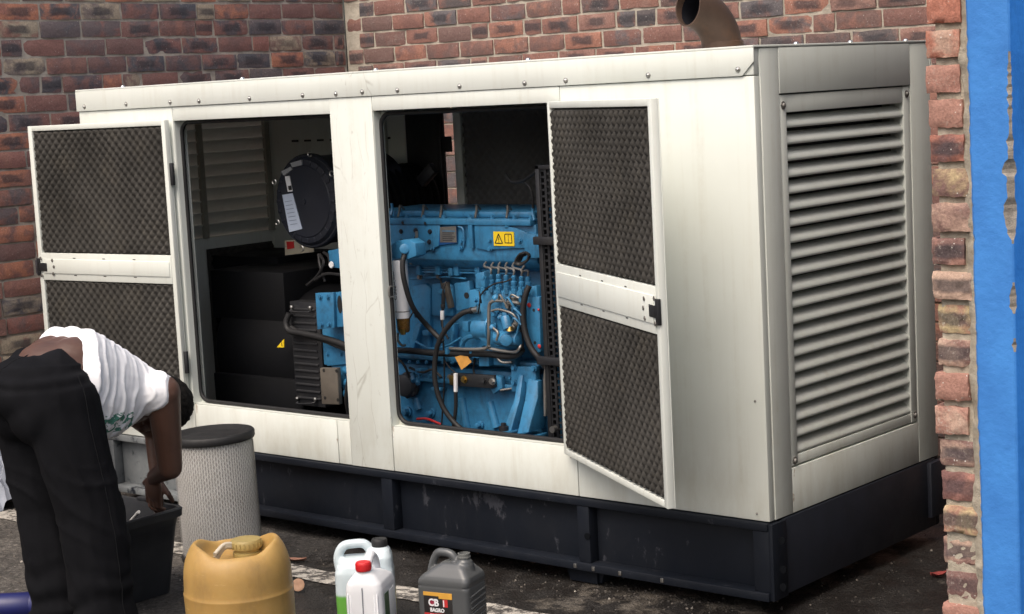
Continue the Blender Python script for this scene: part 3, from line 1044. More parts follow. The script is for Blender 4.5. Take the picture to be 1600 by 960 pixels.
# back skin with the slot of daylight between the rear doors
YB = 1.03
YT = YB + 0.012
panel('rear_panel', XL + 0.03, -2.47, YB, YT, H0, H1 - 0.004, MC)
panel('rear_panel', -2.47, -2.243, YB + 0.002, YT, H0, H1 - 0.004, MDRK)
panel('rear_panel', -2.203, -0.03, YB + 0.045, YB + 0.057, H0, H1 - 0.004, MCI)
panel('rear_rail', -2.243, -2.203, YB, YT, 1.61, H1 - 0.004, MDRK)
panel('rear_rail', -2.243, -2.203, YB, YT, 1.445, 1.515, MDRK)
panel('rear_rail', -2.243, -2.203, YB, YT, H0, 0.42, MDRK)
for xa_ in (XL, -0.05):
    m = M(); m.box(xa_, xa_ + 0.05, YB + 0.06, WD, H0, H1 - 0.005); m.build('rear_corner_post', MC, GEN, bevel=0.002)
m = M(); m.box(-2.203, -2.160, YB + 0.02, YB + 0.043, 0.40, 1.70); m.build('rear_post', MC, GEN, bevel=0.003)
m = M(); m.box(-2.275, -2.250, YB - 0.012, YB - 0.001, 0.36, 1.72); m.build('rear_post', MBLK, GEN, bevel=0.003)
m = M(); m.box(-2.63, -2.575, YB - 0.05, YB - 0.001, 1.15, 1.72); m.build('hanger_channel', MC, GEN, bevel=0.003)
for i in range(8):
    m = M(); m.box(-3.20 + i * 0.085, -3.20 + i * 0.085 + 0.045, YB - 0.0015, YB + 0.002, 1.510, 1.519); m.build('vent_slot', MPRT, GEN)
cl = M(); cl.box(XL + 0.03, -0.03, 0.03, YB, H1 - 0.03, H1 - 0.005); cl.build('ceiling_lining', MC, GEN)

def foam(name, parent, x0, x1, z0, z1, y, sgn, mt=MFOAM, p=0.043, amp=0.0105, base=None, axis='y'):
    """egg-crate acoustic foam, relief is real geometry"""
    nx, nz = int((x1 - x0) / p * 6), int((z1 - z0) / p * 6)
    vs = []
    for j in range(nz + 1):
        for i in range(nx + 1):
            x, z = x0 + (x1 - x0) * i / nx, z0 + (z1 - z0) * j / nz
            h = amp * (1.7 * math.sqrt(abs(sin(pi * (x - x0 + z - z0) / p) * sin(pi * (x - x0 - z + z0) / p))) - 0.85) + 0.003 * noise.noise(Vector((x * 9, z * 9, y)))
            if i in (0, nx) or j in (0, nz):
                h = -amp
            vs.append((x, y + sgn * h, z) if axis == 'y' else (y + sgn * h, x, z))
    m = M(); m.add(vs, [(j * (nx + 1) + i, j * (nx + 1) + i + 1, (j + 1) * (nx + 1) + i + 1, (j + 1) * (nx + 1) + i) for j in range(nz) for i in range(nx)])
    return m.build(name, mt, parent, smooth=70, base=base)
foam('foam_panel', GEN, -2.158, -0.75, 0.42, 1.70, YB + 0.03, -1, MFOAM_LIT)
foam('foam_panel', GEN, 0.60, 1.0, 0.36, 1.05, XL + 0.06, 1, axis='x')
m = M(); m.box(XL + 0.03, -2.9, 0.62, YB - 0.04, 0.31, 1.02); m.build('battery_cabinet', MENA, GEN, bevel=0.004)

# --- door opening liners with rubber seals
def opening(x0, x1, z0, z1):
    d, ins, r = 0.042, 0.002, 0.05
    a, b, c, e = x0 + ins, x1 - ins, z0 + 0.008, z1 - 0.006
    hole = [(p.x, p.y) for p in rrect((a + b) / 2, (c + e) / 2, (b - a) / 2, (e - c) / 2, r, 0, 6)]
    out = []
    cx, cz, hx, hz = (x0 + x1) / 2, (z0 + z1) / 2, (x1 - x0) / 2, (z1 - z0) / 2
    for (x, z) in hole:
        ux, uz = (x - cx), (z - cz)
        s = min(hx / abs(ux) if abs(ux) > 1e-6 else 9, hz / abs(uz) if abs(uz) > 1e-6 else 9)
        out.append((cx + ux * s, cz + uz * s))
    nn = len(hole)
    vs = [(x, 0.006, z) for x, z in out] + [(x, d, z) for x, z in out] + [(x, d, z) for x, z in hole] + [(x, d + 0.006, z) for x, z in hole]
    fs = []
    for k in range(3):
        for i in range(nn):
            fs.append((k * nn + i, k * nn + (i + 1) % nn, (k + 1) * nn + (i + 1) % nn, (k + 1) * nn + i))
    m = M(); m.add(vs, fs)
    fr = m.build('door_recess', MC, GEN, smooth=25)
    pts = [Vector((x + 0.004 * noise.noise(Vector((x * 6, 0, z * 6))), d - 0.004, z)) for x, z in hole]
    pts.append(pts[0]); pts.append(pts[1])
    m = M(); m.tube(pts, 0.0085, 8, False)
    m.build('rubber_seal', MRUB, fr, smooth=80)
    return fr
opening(-2.775, -1.83, ZS, ZO)
opening(-1.638, -0.80, ZS, ZO)
m = M(); m.tube(crom([(-1.628, 0.0395, 1.000), (-1.628, 0.022, 0.998), (-1.628, 0.020, 0.965), (-1.628, 0.0395, 0.962)], 5), 0.0035, 6); m.build('latch_keeper', MGAL, GEN)

# --- doors: built in their own frame (x from hinge to free edge, inside face looks along -y, z up)
def door(hinge, rz, w, zb, zt, hinge_right, r_top, r_bot, label):
    h = zt - zb
    e, d = 0.026, 0.034
    m = M()
    m.box(0.0, w, 0.022, 0.026, 0, h)                        # outer sheet
    m.box(0, 0.022, 0, 0.022, 0, h)                          # hinge stile
    m.box(w - e, w, 0, 0.022, 0, h)                          # free stile
    m.box(0.022, w - e, 0, 0.022, 0, 0.020)
    m.box(0.022, w - e, 0, 0.022, h - 0.022, h)
    D = m.build('door', MC, GEN, label, bevel=0.002, base=(0, 0, 0))
    D.location = Vector((hinge[0], hinge[1], zb)) - Vector(GO)
    D.rotation_euler = (0, 0, rz)
    m = M()
    m.box(0.022, w - e, -0.002, 0.021, r_bot - zb, r_top - zb)
    m.build('lock_rail', MC, D, bevel=0.002, base=(0, 0, 0))
    m = M()
    m.box(0.03, w - e - 0.012, -0.006, -0.002, r_bot - zb + 0.030, r_top - zb - 0.026)
    m.build('lock_cover', MC, D, bevel=0.0015, base=(0, 0, 0))
    for q in (0.28, 0.5, 0.72):
        for zz2 in (r_top - zb - 0.020, r_bot - zb + 0.024):
            m = M(); m.box(w * q - 0.008, w * q + 0.008, -0.0030, -0.0018, zz2 - 0.0016, zz2 + 0.0016); m.build('slot', MPRT, D, base=(0, 0, 0))
    zm = (r_top + r_bot) / 2 - zb
    m = M()
    m.box(w - 0.062, w - 0.004, -0.0085, -0.0062, zm - 0.020, zm + 0.016)
    m.box(w - 0.012, w + 0.004, -0.0085, 0.004, zm - 0.040, zm + 0.036)
    L = m.build('latch', MBLK, D, bevel=0.0015, base=(0, 0, 0))
    for dx, dz in ((0.10, 0.028), (0.10, -0.030), (0.108, 0.0), (0.022, 0.036), (0.022, -0.038)):
        m = M(); m.lathe([(0.0075, 0), (0.007, 0.002), (0.003, 0.003)], (w - dx, -0.0060, zm + dz), (0, -1, 0), 10)
        m.build('latch_screw', MGAL, D, base=(0, 0, 0))
    foam('foam_panel', D, 0.024, w - e - 0.002, r_top - zb, h - 0.024, 0.004, -1, base=(0, 0, 0))
    foam('foam_panel', D, 0.024, w - e - 0.002, 0.022, r_bot - zb, 0.004, -1, base=(0, 0, 0))
    for zh in (0.20, h - 0.22):
        m = M(); m.cyl((-0.012, 0.012, zh - 0.045), (-0.012, 0.012, zh + 0.045), 0.009, n=10); m.box(-0.012, 0.0, 0.009, 0.016, zh - 0.045, zh + 0.045)
        m.build('hinge', MBLK, D, base=(0, 0, 0), bevel=0.001)
    return D
A2 = radians(-32)
door((-0.794, -0.030), A2, 0.915, 0.462, 1.652, True, 1.113, 0.974, 'right hand door swung out, its lower edge nearest the camera')
# left door is mirrored: hinge at its right end, so it is modelled free edge first and turned
def door_left(hinge, rz, w, *a):
    D = door(hinge, rz, w, *a)
    for c in list(D.children):
        c.data = c.data.copy()
    for me in [D.data] + [c.data for c in D.children]:
        for vv in me.vertices:
            vv.co.x = -vv.co.x
        me.flip_normals()
        me.update()
    return D
door_left((-2.782, -0.040), radians(3.5), 0.868, 0.458, 1.650, False, 1.100, 0.982, 'left hand door folded right back')

# --- exhaust elbow on the roof
ex = (-0.39, 0.42, 1.806)
EXC = Vector((ex[0], 0.42, H1))
pts = [EXC + Vector((0, 0, -0.02)), EXC + Vector((0, 0, 0.0))]
dv = Vector((-0.30, -0.95, 0)).normalized()
R0 = 0.15
for kk in range(1, 11):
    a = radians(86) * kk / 10
    pts.append(EXC + dv * R0 * (1 - cos(a)) + Vector((0, 0, R0 * sin(a))))
ro, ri = 0.067, 0.062
m = M(); m.tube(pts, ro, 24, False)
i0 = len(m.v)
m.tube(pts, ri, 24, False)
L_ = (len(pts) - 1) * 24
m.f += [(L_ + k2, L_ + (k2 + 1) % 24, i0 + L_ + (k2 + 1) % 24, i0 + L_ + k2) for k2 in range(24)]
EXP = m.build('exhaust_elbow', MRST, GEN, smooth=60)
m = M(); m.lathe([(0.071, 0.0), (0.071, 0.026), (0.066, 0.028)], EXC + Vector((0, 0, 0.004)), (0, 0, 1), 24); m.build('exhaust_collar', MRST, EXP, smooth=50)
m = M(); m.tube(pts[:-1], ri - 0.002, 20, False); m.build('soot_lining', MSOOT, EXP, smooth=60)

# ------------------------------------------------------------------ engine
Y0 = 0.30
blk = M()
blk.box(-2.10, -1.13, 0.36, 0.80, 0.66, 1.06)
blk.box(-2.10, -1.12, 0.30, 0.80, 0.33, 0.66)
ENG = blk.build('engine', MB_, GEN, bevel=0.008)
def S(m, name, mt=MB_, bevel=0.0025, smooth=40, label=None, parent=None):
    return m.build(name, mt, parent or ENG, label, bevel=bevel, smooth=smooth)

# intake manifold with rounded underside
prof = [(0.27, 1.185), (0.265, 1.10), (0.268, 1.075), (0.29, 1.050), (0.33, 1.035), (0.42, 1.03), (0.42, 1.21), (0.27, 1.21)]
zt = (-1.545, 0.27, 1.207)[2]
prof = [(y, z + zt - 1.205) for y, z in prof]
x0, x1 = (-1.883, 0.27, 1.184)[0] - 0.12, (-1.117, 0.27, 1.192)[0]
m = M()
vs = [(x, y, z) for x in (x0, x1) for y, z in prof]
nn = len(prof)
m.add(vs, [tuple(range(nn)), tuple(range(nn, 2 * nn))] + [(i, (i + 1) % nn, nn + (i + 1) % nn, nn + i) for i in range(nn)])
S(m, 'intake_manifold', bevel=0.004)
ztop = zt
# valve cover above
m = M(); m.box(x0, x1 - 0.01, 0.25, 0.44, ztop + 0.002, ztop + 0.026); VC = S(m, 'valve_cover', bevel=0.005)
m = M(); m.box(x0, x1 - 0.03, 0.30, 0.62, ztop + 0.026, ztop + 0.05); S(m, 'rocker_box', MB_, 0.008)
for px in (612, 640, 668, 700, 741, 775, 808, 832):
    p = (-1.487, 0.28, 1.24)
    xx = (-1.847, 0.28, 1.238)[0] + (px - 612) * ((-1.139, 0.28, 1.242)[0] - (-1.847, 0.28, 1.238)[0]) / 220.0
    m = M(); m.bolt((xx, 0.27, ztop + 0.026), 0.007, (0, 0, 1), 0.012); S(m, 'cover_bolt', MB_, 0)
for px in (622, 661, 690, 745, 792):
    xx = (-1.866, 0.3, 1.236)[0] + (px - 612) * ((-1.156, 0.3, 1.24)[0] - (-1.866, 0.3, 1.236)[0]) / 220.0
    m = M(); m.tube(crom([(xx - 0.02, 0.36, ztop + 0.048), (xx - 0.012, 0.33, ztop + 0.068), (xx + 0.012, 0.30, ztop + 0.055), (xx + 0.03, 0.27, ztop + 0.028)], 5), 0.0045, 6); S(m, 'leak_off_pipe', MGAL, 0)
m = M(); m.tube(crom([(-1.852, 0.29, 1.287), (-1.851, 0.29, 1.262), (-1.85, 0.28, 1.238)], 4), 0.006, 6); S(m, 'lifting_eye', MB_, 0)
m = M(); m.tube(crom([(-1.134, 0.28, 1.279), (-1.136, 0.28, 1.251), (-1.123, 0.27, 1.227)], 4), 0.006, 6); S(m, 'lifting_eye', MB_, 0)
# flat cover plate, left
m = M(); m.prism([(-1.851, 1.22), (-1.592, 1.222), (-1.574, 1.207), (-1.587, 1.128), (-1.651, 1.109), (-1.746, 1.095), (-1.863, 1.088)], 0.256, 0.268); S(m, 'manifold_cover', MB_, 0.002)
for p in ((-1.761, 0.256, 1.216), (-1.643, 0.256, 1.215), (-1.777, 0.256, 1.182), (-1.626, 0.256, 1.183), (-1.699, 0.256, 1.187), (-1.777, 0.256, 1.145), (-1.698, 0.256, 1.158), (-1.632, 0.256, 1.144)):
    m = M(); m.bolt((p[0], p[1], p[2]), 0.0065); S(m, 'cover_bolt', MNVY, 0)
# name plate
m = M(); m.prism([(-1.613, 1.197), (-1.495, 1.203), (-1.496, 1.141), (-1.615, 1.129)], 0.2585, 0.264); PL = S(m, 'name_plate_back', plain('deep_blue_label', (0.012, 0.09, 0.30), 0.45), 0.001)
m = M(); m.prism([(-1.575, 1.201), (-1.493, 1.204), (-1.495, 1.144), (-1.579, 1.143)], 0.2565, 0.2583); NP = S(m, 'name_plate', MGAL, 0, parent=ENG)
for q in range(6):
    a = (-1.564, 0.256, 1.186); b = (-1.499, 0.256, 1.187)
    zz2 = a[2] - q * 0.0072
    m = M(); m.box(a[0], b[0] - (q % 3) * 0.008, 0.2556, 0.2566, zz2 - 0.0014, zz2 + 0.0014); S(m, 'plate_line', MNVY if q else MB_, 0)
m = M(); m.tube(crom([(-1.483, 0.258, 1.204), (-1.461, 0.258, 1.195), (-1.457, 0.258, 1.161), (-1.463, 0.258, 1.128)], 5), 0.004, 6); S(m, 'manifold_rib', MB_, 0)
m = M(); m.prism([(-1.433, 1.237), (-1.411, 1.237), (-1.41, 1.123), (-1.426, 1.123)], 0.252, 0.27); S(m, 'manifold_rib', MB_, 0.002)
m = M(); m.prism([(-1.403, 1.209), (-1.309, 1.219), (-1.206, 1.201), (-1.146, 1.184), (-1.15, 1.128), (-1.205, 1.127), (-1.322, 1.12), (-1.335, 1.115), (-1.403, 1.124)], 0.256, 0.268); S(m, 'manifold_boss', MB_, 0.003)
m = M(); m.prism([(-1.158, 1.183), (-1.099, 1.179), (-1.096, 1.092), (-1.161, 1.095)], 0.248, 0.30); S(m, 'manifold_outlet', MB_, 0.004)
m = M(); m.prism([(-1.098, 1.182), (-1.069, 1.18), (-1.068, 1.095), (-1.098, 1.099)], 0.236, 0.30); S(m, 'outlet_flange', MB_, 0.003)
m = M(); a = (-1.245, 0.27, 1.214); m.cyl((a[0], 0.265, a[2] - 0.012), (a[0], 0.265, a[2] + 0.02), 0.014, n=12); S(m, 'manifold_plug', MB_, 0.001)
for p in ((-1.327, 0.256, 1.156), (-1.182, 0.256, 1.156), (-1.329, 0.256, 1.123), (-1.47, 0.26, 1.149), (-1.478, 0.26, 1.122), (-1.618, 0.256, 1.12)):
    m = M(); m.bolt(p, 0.007, h=0.010); S(m, 'manifold_bolt', MB_, 0)
# warning sticker: triangle and book
sk0, sk1 = (-1.308, 0.255, 1.187), (-1.21, 0.255, 1.135)
sx0, sx1, sz0, sz1 = sk0[0], sk1[0], sk1[2], sk0[2]
m = M(); m.box(sx0, sx1, 0.2530, 0.2562, sz0, sz1); ST = S(m, 'warning_sticker', MYEL, 0)
sw, sh = sx1 - sx0, sz1 - sz0
def line_tri(m, P, t, y):
    for i in range(len(P)):
        a, b = P[i], P[(i + 1) % len(P)]
        m.bar((a[0], y, a[1]), (b[0], y, b[1]), 0.0012, t, up=(0, 0, 1) if abs(a[0] - b[0]) > 1e-5 else (1, 0, 0))
m = M()
line_tri(m, [(sx0 + sw * .08, sz0 + sh * .18), (sx0 + sw * .44, sz0 + sh * .18), (sx0 + sw * .26, sz0 + sh * .84)], 0.0035, 0.2526)
m.box(sx0 + sw * .245, sx0 + sw * .275, 0.2522, 0.253, sz0 + sh * .38, sz0 + sh * .62); m.box(sx0 + sw * .245, sx0 + sw * .275, 0.2522, 0.253, sz0 + sh * .26, sz0 + sh * .32)
line_tri(m, [(sx0 + sw * .56, sz0 + sh * .22), (sx0 + sw * .90, sz0 + sh * .22), (sx0 + sw * .90, sz0 + sh * .78), (sx0 + sw * .86, sz0 + sh * .84), (sx0 + sw * .60, sz0 + sh * .84), (sx0 + sw * .56, sz0 + sh * .78)], 0.003, 0.2526)
m.box(sx0 + sw * .725, sx0 + sw * .74, 0.2522, 0.253, sz0 + sh * .24, sz0 + sh * .82)
S(m, 'sticker_symbols', MPRT, 0)

# block details
m = M()
for a in ((-1.779, 0.36, 0.907),):
    m.lathe([(0.043, 0), (0.043, 0.010), (0.036, 0.013), (0.034, 0.006), (0.030, 0.005), (0.0, 0.009)], a, (0, -1, 0), 28)
S(m, 'core_plug', MB_, 0)
m = M(); m.prism([(-1.829, 0.961), (-1.753, 0.973), (-1.728, 0.954), (-1.749, 0.687), (-1.873, 0.68), (-1.861, 0.823)], 0.345, 0.365); S(m, 'block_web', MB_, 0.006)
m = M(); m.prism([(-1.715, 0.972), (-1.64, 0.987), (-1.602, 0.968), (-1.611, 0.849), (-1.725, 0.845)], 0.340, 0.365); S(m, 'block_cover', MB_, 0.008)
m = M(); m.prism([(-1.647, 0.978), (-1.62, 0.984), (-1.601, 0.886), (-1.621, 0.881)], 0.326, 0.342); S(m, 'data_tag', MPLT, 0.001)
m = M(); m.prism([(-1.574, 0.981), (-1.495, 0.993), (-1.496, 0.89), (-1.569, 0.873)], 0.315, 0.345); PB = S(m, 'pump_bracket', MB_, 0.005)
m = M(); a = (-1.512, 0.315, 0.937); m.lathe([(0.012, 0), (0.012, 0.0015)], a, (0, -1, 0), 14); S(m, 'bracket_hole', MPRT, 0)
m = M(); m.prism([(-1.855, 0.674), (-1.791, 0.816), (-1.757, 0.818), (-1.827, 0.675)], 0.315, 0.345); S(m, 'block_rib', MB_, 0.004)
m = M(); m.prism([(-1.643, 0.686), (-1.602, 0.825), (-1.582, 0.825), (-1.616, 0.688)], 0.315, 0.345); S(m, 'block_rib', MB_, 0.004)
m = M(); m.box((-1.935, 0.3, 0.675)[0] - 0.06, -1.14, 0.272, 0.37, (-1.585, 0.27, 0.697)[2] - 0.012, (-1.585, 0.27, 0.697)[2] + 0.010); S(m, 'block_ledge', MB_, 0.005)
m = M(); m.box((-1.941, 0.3, 0.598)[0] - 0.06, -1.14, 0.262, 0.32, (-1.715, 0.26, 0.611)[2] - 0.008, (-1.715, 0.26, 0.611)[2] + 0.008); S(m, 'sump_flange', MB_, 0.003)
for px in ([(-1.657, 0.268, 0.597), (-1.553, 0.268, 0.574), (-1.592, 0.262, 0.503)]):
    pass
for a, b in (((-1.549, 0.298, 0.545), (-1.532, 0.298, 0.422)), ((-1.407, 0.298, 0.541), (-1.382, 0.298, 0.445)), ((-1.792, 0.298, 0.527), (-1.779, 0.298, 0.483))):
    m = M(); m.tube([a, b], [0.016, 0.018], 10); S(m, 'sump_rib', MB_, 0)
for p, r in (((-1.84, 0.3, 0.47), 0.015), ((-1.71, 0.3, 0.475), 0.012), ((-1.461, 0.3, 0.448), 0.011), ((-1.938, 0.3, 0.47), 0.014)):
    m = M(); m.bolt(p, r, h=0.03); S(m, 'sump_bolt', MB_, 0.001)
m = M(); m.tube(crom([(-1.765, 0.27, 0.451), (-1.706, 0.265, 0.456), (-1.63, 0.262, 0.441)], 5), [0.005] * 10 + [0.003], 7); S(m, 'red_plug', MREDP, 0)

# rows of flange bolts, small brackets, extra runs of pipe
for q in range(11):
    t = q / 10
    a, b = (-1.778, 0.262, 0.62), (-1.268, 0.262, 0.648)
    m = M(); m.bolt((a[0] + (b[0] - a[0]) * t, 0.262, a[2] + (b[2] - a[2]) * t), 0.0065, h=0.009); S(m, 'flange_bolt', MB_ if q % 4 else MGAL, 0)
for q in range(9):
    t = q / 8
    a, b = (-1.79, 0.272, 0.673), (-1.431, 0.272, 0.691)
    m = M(); m.bolt((a[0] + (b[0] - a[0]) * t, 0.273, a[2] + (b[2] - a[2]) * t), 0.0055, h=0.008); S(m, 'ledge_bolt', MB_, 0)
for pts, r, mt_ in (([(-1.819, 0.33, 0.989), (-1.723, 0.33, 0.997), (-1.607, 0.32, 1.004), (-1.506, 0.31, 1.001)], 0.004, MB_), ([(-1.776, 0.3, 0.749), (-1.684, 0.28, 0.73), (-1.59, 0.28, 0.747), (-1.513, 0.27, 0.782)], 0.005, MB_),
                    ([(-1.656, 0.33, 0.994), (-1.624, 0.31, 0.914), (-1.635, 0.3, 0.828), (-1.597, 0.29, 0.77)], 0.004, MRUB), ([(-1.42, 0.24, 0.714), (-1.439, 0.25, 0.663), (-1.408, 0.24, 0.628)], 0.004, MRUB),
                    ([(-1.77, 0.25, 0.655), (-1.694, 0.24, 0.643), (-1.635, 0.235, 0.658), (-1.586, 0.23, 0.632)], 0.005, MRUB), ([(-1.8, 0.22, 0.695), (-1.768, 0.22, 0.667), (-1.754, 0.23, 0.621)], 0.005, MRUB),
                    ([(-1.289, 0.21, 0.735), (-1.262, 0.21, 0.713), (-1.222, 0.22, 0.714)], 0.005, MGAL), ([(-1.263, 0.17, 0.907), (-1.222, 0.165, 0.914), (-1.162, 0.165, 0.902), (-1.144, 0.17, 0.879)], 0.0045, MGAL),
                    ([(-1.262, 0.17, 0.846), (-1.234, 0.165, 0.829), (-1.242, 0.165, 0.801)], 0.005, MGAL), ([(-1.156, 0.18, 0.905), (-1.136, 0.175, 0.879), (-1.151, 0.175, 0.832)], 0.004, MB_)):
    m = M(); m.tube(crom(pts, 6), r, 7); S(m, 'small_pipe', mt_, 0, 80)
for a, w_, h_ in (((-1.649, 0.325, 0.948), 0.03, 0.018), ((-1.576, 0.31, 1.026), 0.02, 0.03), ((-1.74, 0.33, 0.782), 0.035, 0.02), ((-1.504, 0.3, 0.822), 0.03, 0.04), ((-1.716, 0.25, 0.65), 0.03, 0.014), ((-1.652, 0.275, 0.576), 0.05, 0.014), ((-1.413, 0.22, 0.746), 0.014, 0.022), ((-1.531, 0.215, 0.74), 0.014, 0.026)):
    m = M(); m.box(a[0] - w_ / 2, a[0] + w_ / 2, a[1] - 0.012, a[1] + 0.03, a[2] - h_ / 2, a[2] + h_ / 2); S(m, 'engine_bracket', MB_, 0.003)
# fuel filter: head, canister, bowl
fc = Vector((-1.672, 0.13, 0.983))
zf1, zf0 = (-1.663, 0.13, 1.089)[2], (-1.682, 0.13, 0.869)[2]
rf_ = 0.0285
m = M(); m.lathe([(rf_ * 0.96, 0), (rf_, 0.004), (rf_, zf1 - zf0 - 0.006), (rf_ * 0.9, zf1 - zf0)], (fc.x, 0.13, zf0), (0, 0, 1), 28)
FF = S(m, 'fuel_filter', MWPL, 0, 50)
m = M(); m.lathe([(rf_ + 0.0006, 0), (rf_ + 0.0012, 0.002), (rf_ + 0.0006, 0.004)], (fc.x, 0.13, zf0 + 0.024), (0, 0, 1), 28, False); S(m, 'filter_band', MGAL, 0)
zb_ = (-1.686, 0.13, 0.815)[2]
m = M(); m.lathe([(0.020, 0), (0.024, 0.010), (0.025, 0.035), (0.027, zf0 - zb_)], (fc.x, 0.13, zb_), (0, 0, 1), 20); S(m, 'filter_bowl', MBOWL, 0)
m = M(); m.lathe([(0.010, 0), (0.012, 0.02), (0.006, 0.022)], (fc.x + 0.012, 0.112, zb_ - 0.006), (0, 0, 1), 8); S(m, 'drain_tap', MBRS, 0)
m = M(); m.prism([(-1.693, 1.095), (-1.689, 1.144), (-1.661, 1.163), (-1.595, 1.169), (-1.563, 1.155), (-1.561, 1.108), (-1.601, 1.095)], 0.105, 0.16); m.cyl((-1.619, 0.105, 1.133), (-1.607, 0.092, 1.135), 0.019, n=18); S(m, 'filter_head', MB_, 0.004)
m = M(); m.cyl((-1.801, 0.2, 1.106), (-1.773, 0.2, 1.106), 0.010, n=10); m.cyl((-1.69, 0.25, 1.183), (-1.693, 0.25, 1.144), 0.006, n=8); S(m, 'pipe_union', MGAL, 0)
t = text_mesh('CBSSolem', 0.026, 0.0004)
for v_ in t.vertices:
    x_, y_ = v_.co.x, v_.co.y
    ang = radians(-108) + y_ / rf_
    v_.co = Vector((fc.x + cos(ang) * (rf_ + 0.0006), 0.13 + sin(ang) * (rf_ + 0.0006), fc.z + 0.010 + x_)) - Vector(GO)
link('filter_lettering', t, plain('grey_print', (0.10, 0.11, 0.13), 0.6), ENG)

# injection pump, delivery valves, pipes
m = M(); m.prism([(-1.396, 0.976), (-1.149, 0.977), (-1.145, 0.943), (-1.155, 0.802), (-1.181, 0.768), (-1.31, 0.771), (-1.347, 0.788), (-1.395, 0.814), (-1.401, 0.909)], 0.20, 0.33); PUMP = S(m, 'injection_pump', MB_, 0.006)
m = M(); a = (-1.329, 0.2, 0.832); m.cyl((a[0] - 0.062, 0.235, a[2]), (a[0] + 0.01, 0.235, a[2]), 0.047, n=28); m.cyl((a[0] + 0.012, 0.235, a[2]), (a[0] + 0.022, 0.235, a[2]), 0.056, n=28); S(m, 'pump_drive', MB_, 0.003)
m = M(); a = (-1.355, 0.22, 0.94); m.cyl((a[0] - 0.02, 0.26, a[2]), (a[0] + 0.055, 0.26, a[2]), 0.042, n=24); S(m, 'pump_housing', MB_, 0.004)
m = M(); m.prism([(-1.352, 1.038), (-1.308, 1.048), (-1.306, 0.987), (-1.356, 0.981)], 0.19, 0.27); S(m, 'pump_guard', MB_, 0.006)
pxs = [760, 772, 784, 796, 808, 818]
PV = ((-1.309, 0.2, 0.981), (-1.272, 0.2, 0.983), (-1.235, 0.2, 0.981), (-1.199, 0.2, 0.98), (-1.162, 0.2, 0.979), (-1.132, 0.2, 0.978))
PT = ((-1.362, 0.26, 1.068), (-1.327, 0.26, 1.066), (-1.293, 0.26, 1.067), (-1.259, 0.26, 1.068), (-1.225, 0.26, 1.068), (-1.184, 0.26, 1.053))
for i in range(6):
    a = Vector(PV[i]) + Vector((0, 0.028, 0))
    m = M()
    m.lathe([(0.011, -0.012), (0.0125, 0.0), (0.0125, 0.010), (0.009, 0.013), (0.0115, 0.018), (0.0115, 0.030), (0.0075, 0.033), (0.0095, 0.037), (0.0095, 0.048), (0.005, 0.052)], a, (0, 0, 1), 10)
    S(m, 'delivery_valve', MB_, 0, 30)
    m = M()
    e = Vector(PT[i])
    m.tube(crom([a + Vector((0, 0, 0.05)), a + Vector((0.001, 0, 0.072)), e + Vector((0.004, -0.01, -0.008)), e + Vector((-0.012, 0.04, 0.018))], 6), 0.0042, 7)
    S(m, 'injector_pipe', MGAL, 0)
    m = M(); b = Vector(PV[i]) + Vector((-0.012, -0.004, -0.012)); m.lathe([(0.009, 0), (0.009, 0.018), (0.006, 0.020), (0.006, 0.03)], b, (0, 0, 1), 6); S(m, 'pump_stud', MB_, 0)
for y_ in (417, 421, 425):
    pass
for pa, pb in (((-1.76, 0.315, 1.04), (-1.273, 0.315, 1.047)), ((-1.761, 0.315, 1.03), (-1.274, 0.315, 1.038)), ((-1.762, 0.315, 1.02), (-1.275, 0.315, 1.026))):
    m = M(); m.tube([pa, pb], 0.004, 7); S(m, 'fuel_rail_pipe', MB_, 0)
for a in ((-1.746, 0.31, 1.031), (-1.645, 0.31, 1.034), (-1.549, 0.31, 1.034), (-1.443, 0.31, 1.034)):
    m = M(); m.box(a[0] - 0.012, a[0] + 0.012, 0.302, 0.33, a[2] - 0.022, a[2] + 0.020); S(m, 'pipe_clamp', MB_, 0.003)
for a in ((-1.768, 0.3, 1.059), (-1.624, 0.3, 1.062), (-1.528, 0.3, 1.062), (-1.483, 0.3, 1.063), (-1.76, 0.33, 0.999), (-1.659, 0.33, 1.004)):
    m = M(); m.bolt(a, 0.008, h=0.014); S(m, 'head_bolt', MGAL, 0)
m = M(); m.tube(crom([(-1.306, 0.19, 0.766), (-1.282, 0.17, 0.826), (-1.275, 0.17, 0.916), (-1.261, 0.17, 0.94), (-1.224, 0.17, 0.946), (-1.146, 0.17, 0.942), (-1.136, 0.18, 0.934)], 6), 0.0065, 8); S(m, 'fuel_pipe', MGAL, 0)
m = M(); m.tube(crom([(-1.535, 0.22, 0.747), (-1.404, 0.2, 0.754), (-1.322, 0.19, 0.763), (-1.294, 0.18, 0.777)], 6), 0.006, 8); S(m, 'fuel_pipe', MGAL, 0)
m = M(); m.tube(crom([(-1.304, 0.19, 0.764), (-1.224, 0.19, 0.758), (-1.175, 0.19, 0.759), (-1.156, 0.19, 0.774), (-1.16, 0.2, 0.786)], 6), 0.006, 8); S(m, 'fuel_pipe', MGAL, 0)
m = M(); m.cyl((-1.198, 0.17, 0.889), (-1.18, 0.16, 0.844), 0.019, n=16); m.cyl((-1.199, 0.17, 0.905), (-1.198, 0.17, 0.889), 0.012, n=12); LP = S(m, 'lift_pump', MB_, 0.002)
m = M(); m.cyl((-1.263, 0.19, 0.806), (-1.154, 0.19, 0.807), 0.026, n=18); m.cyl((-1.203, 0.17, 0.805), (-1.179, 0.145, 0.807), 0.022, n=16); S(m, 'governor_housing', MB_, 0.003)
m = M(); m.lathe([(0.016, 0), (0.012, 0.01), (0.010, 0.016)], (-1.171, 0.16, 0.84), (0, 0, 1), 10); S(m, 'brass_fitting', MBRS, 0)
rg = random.Random(5)
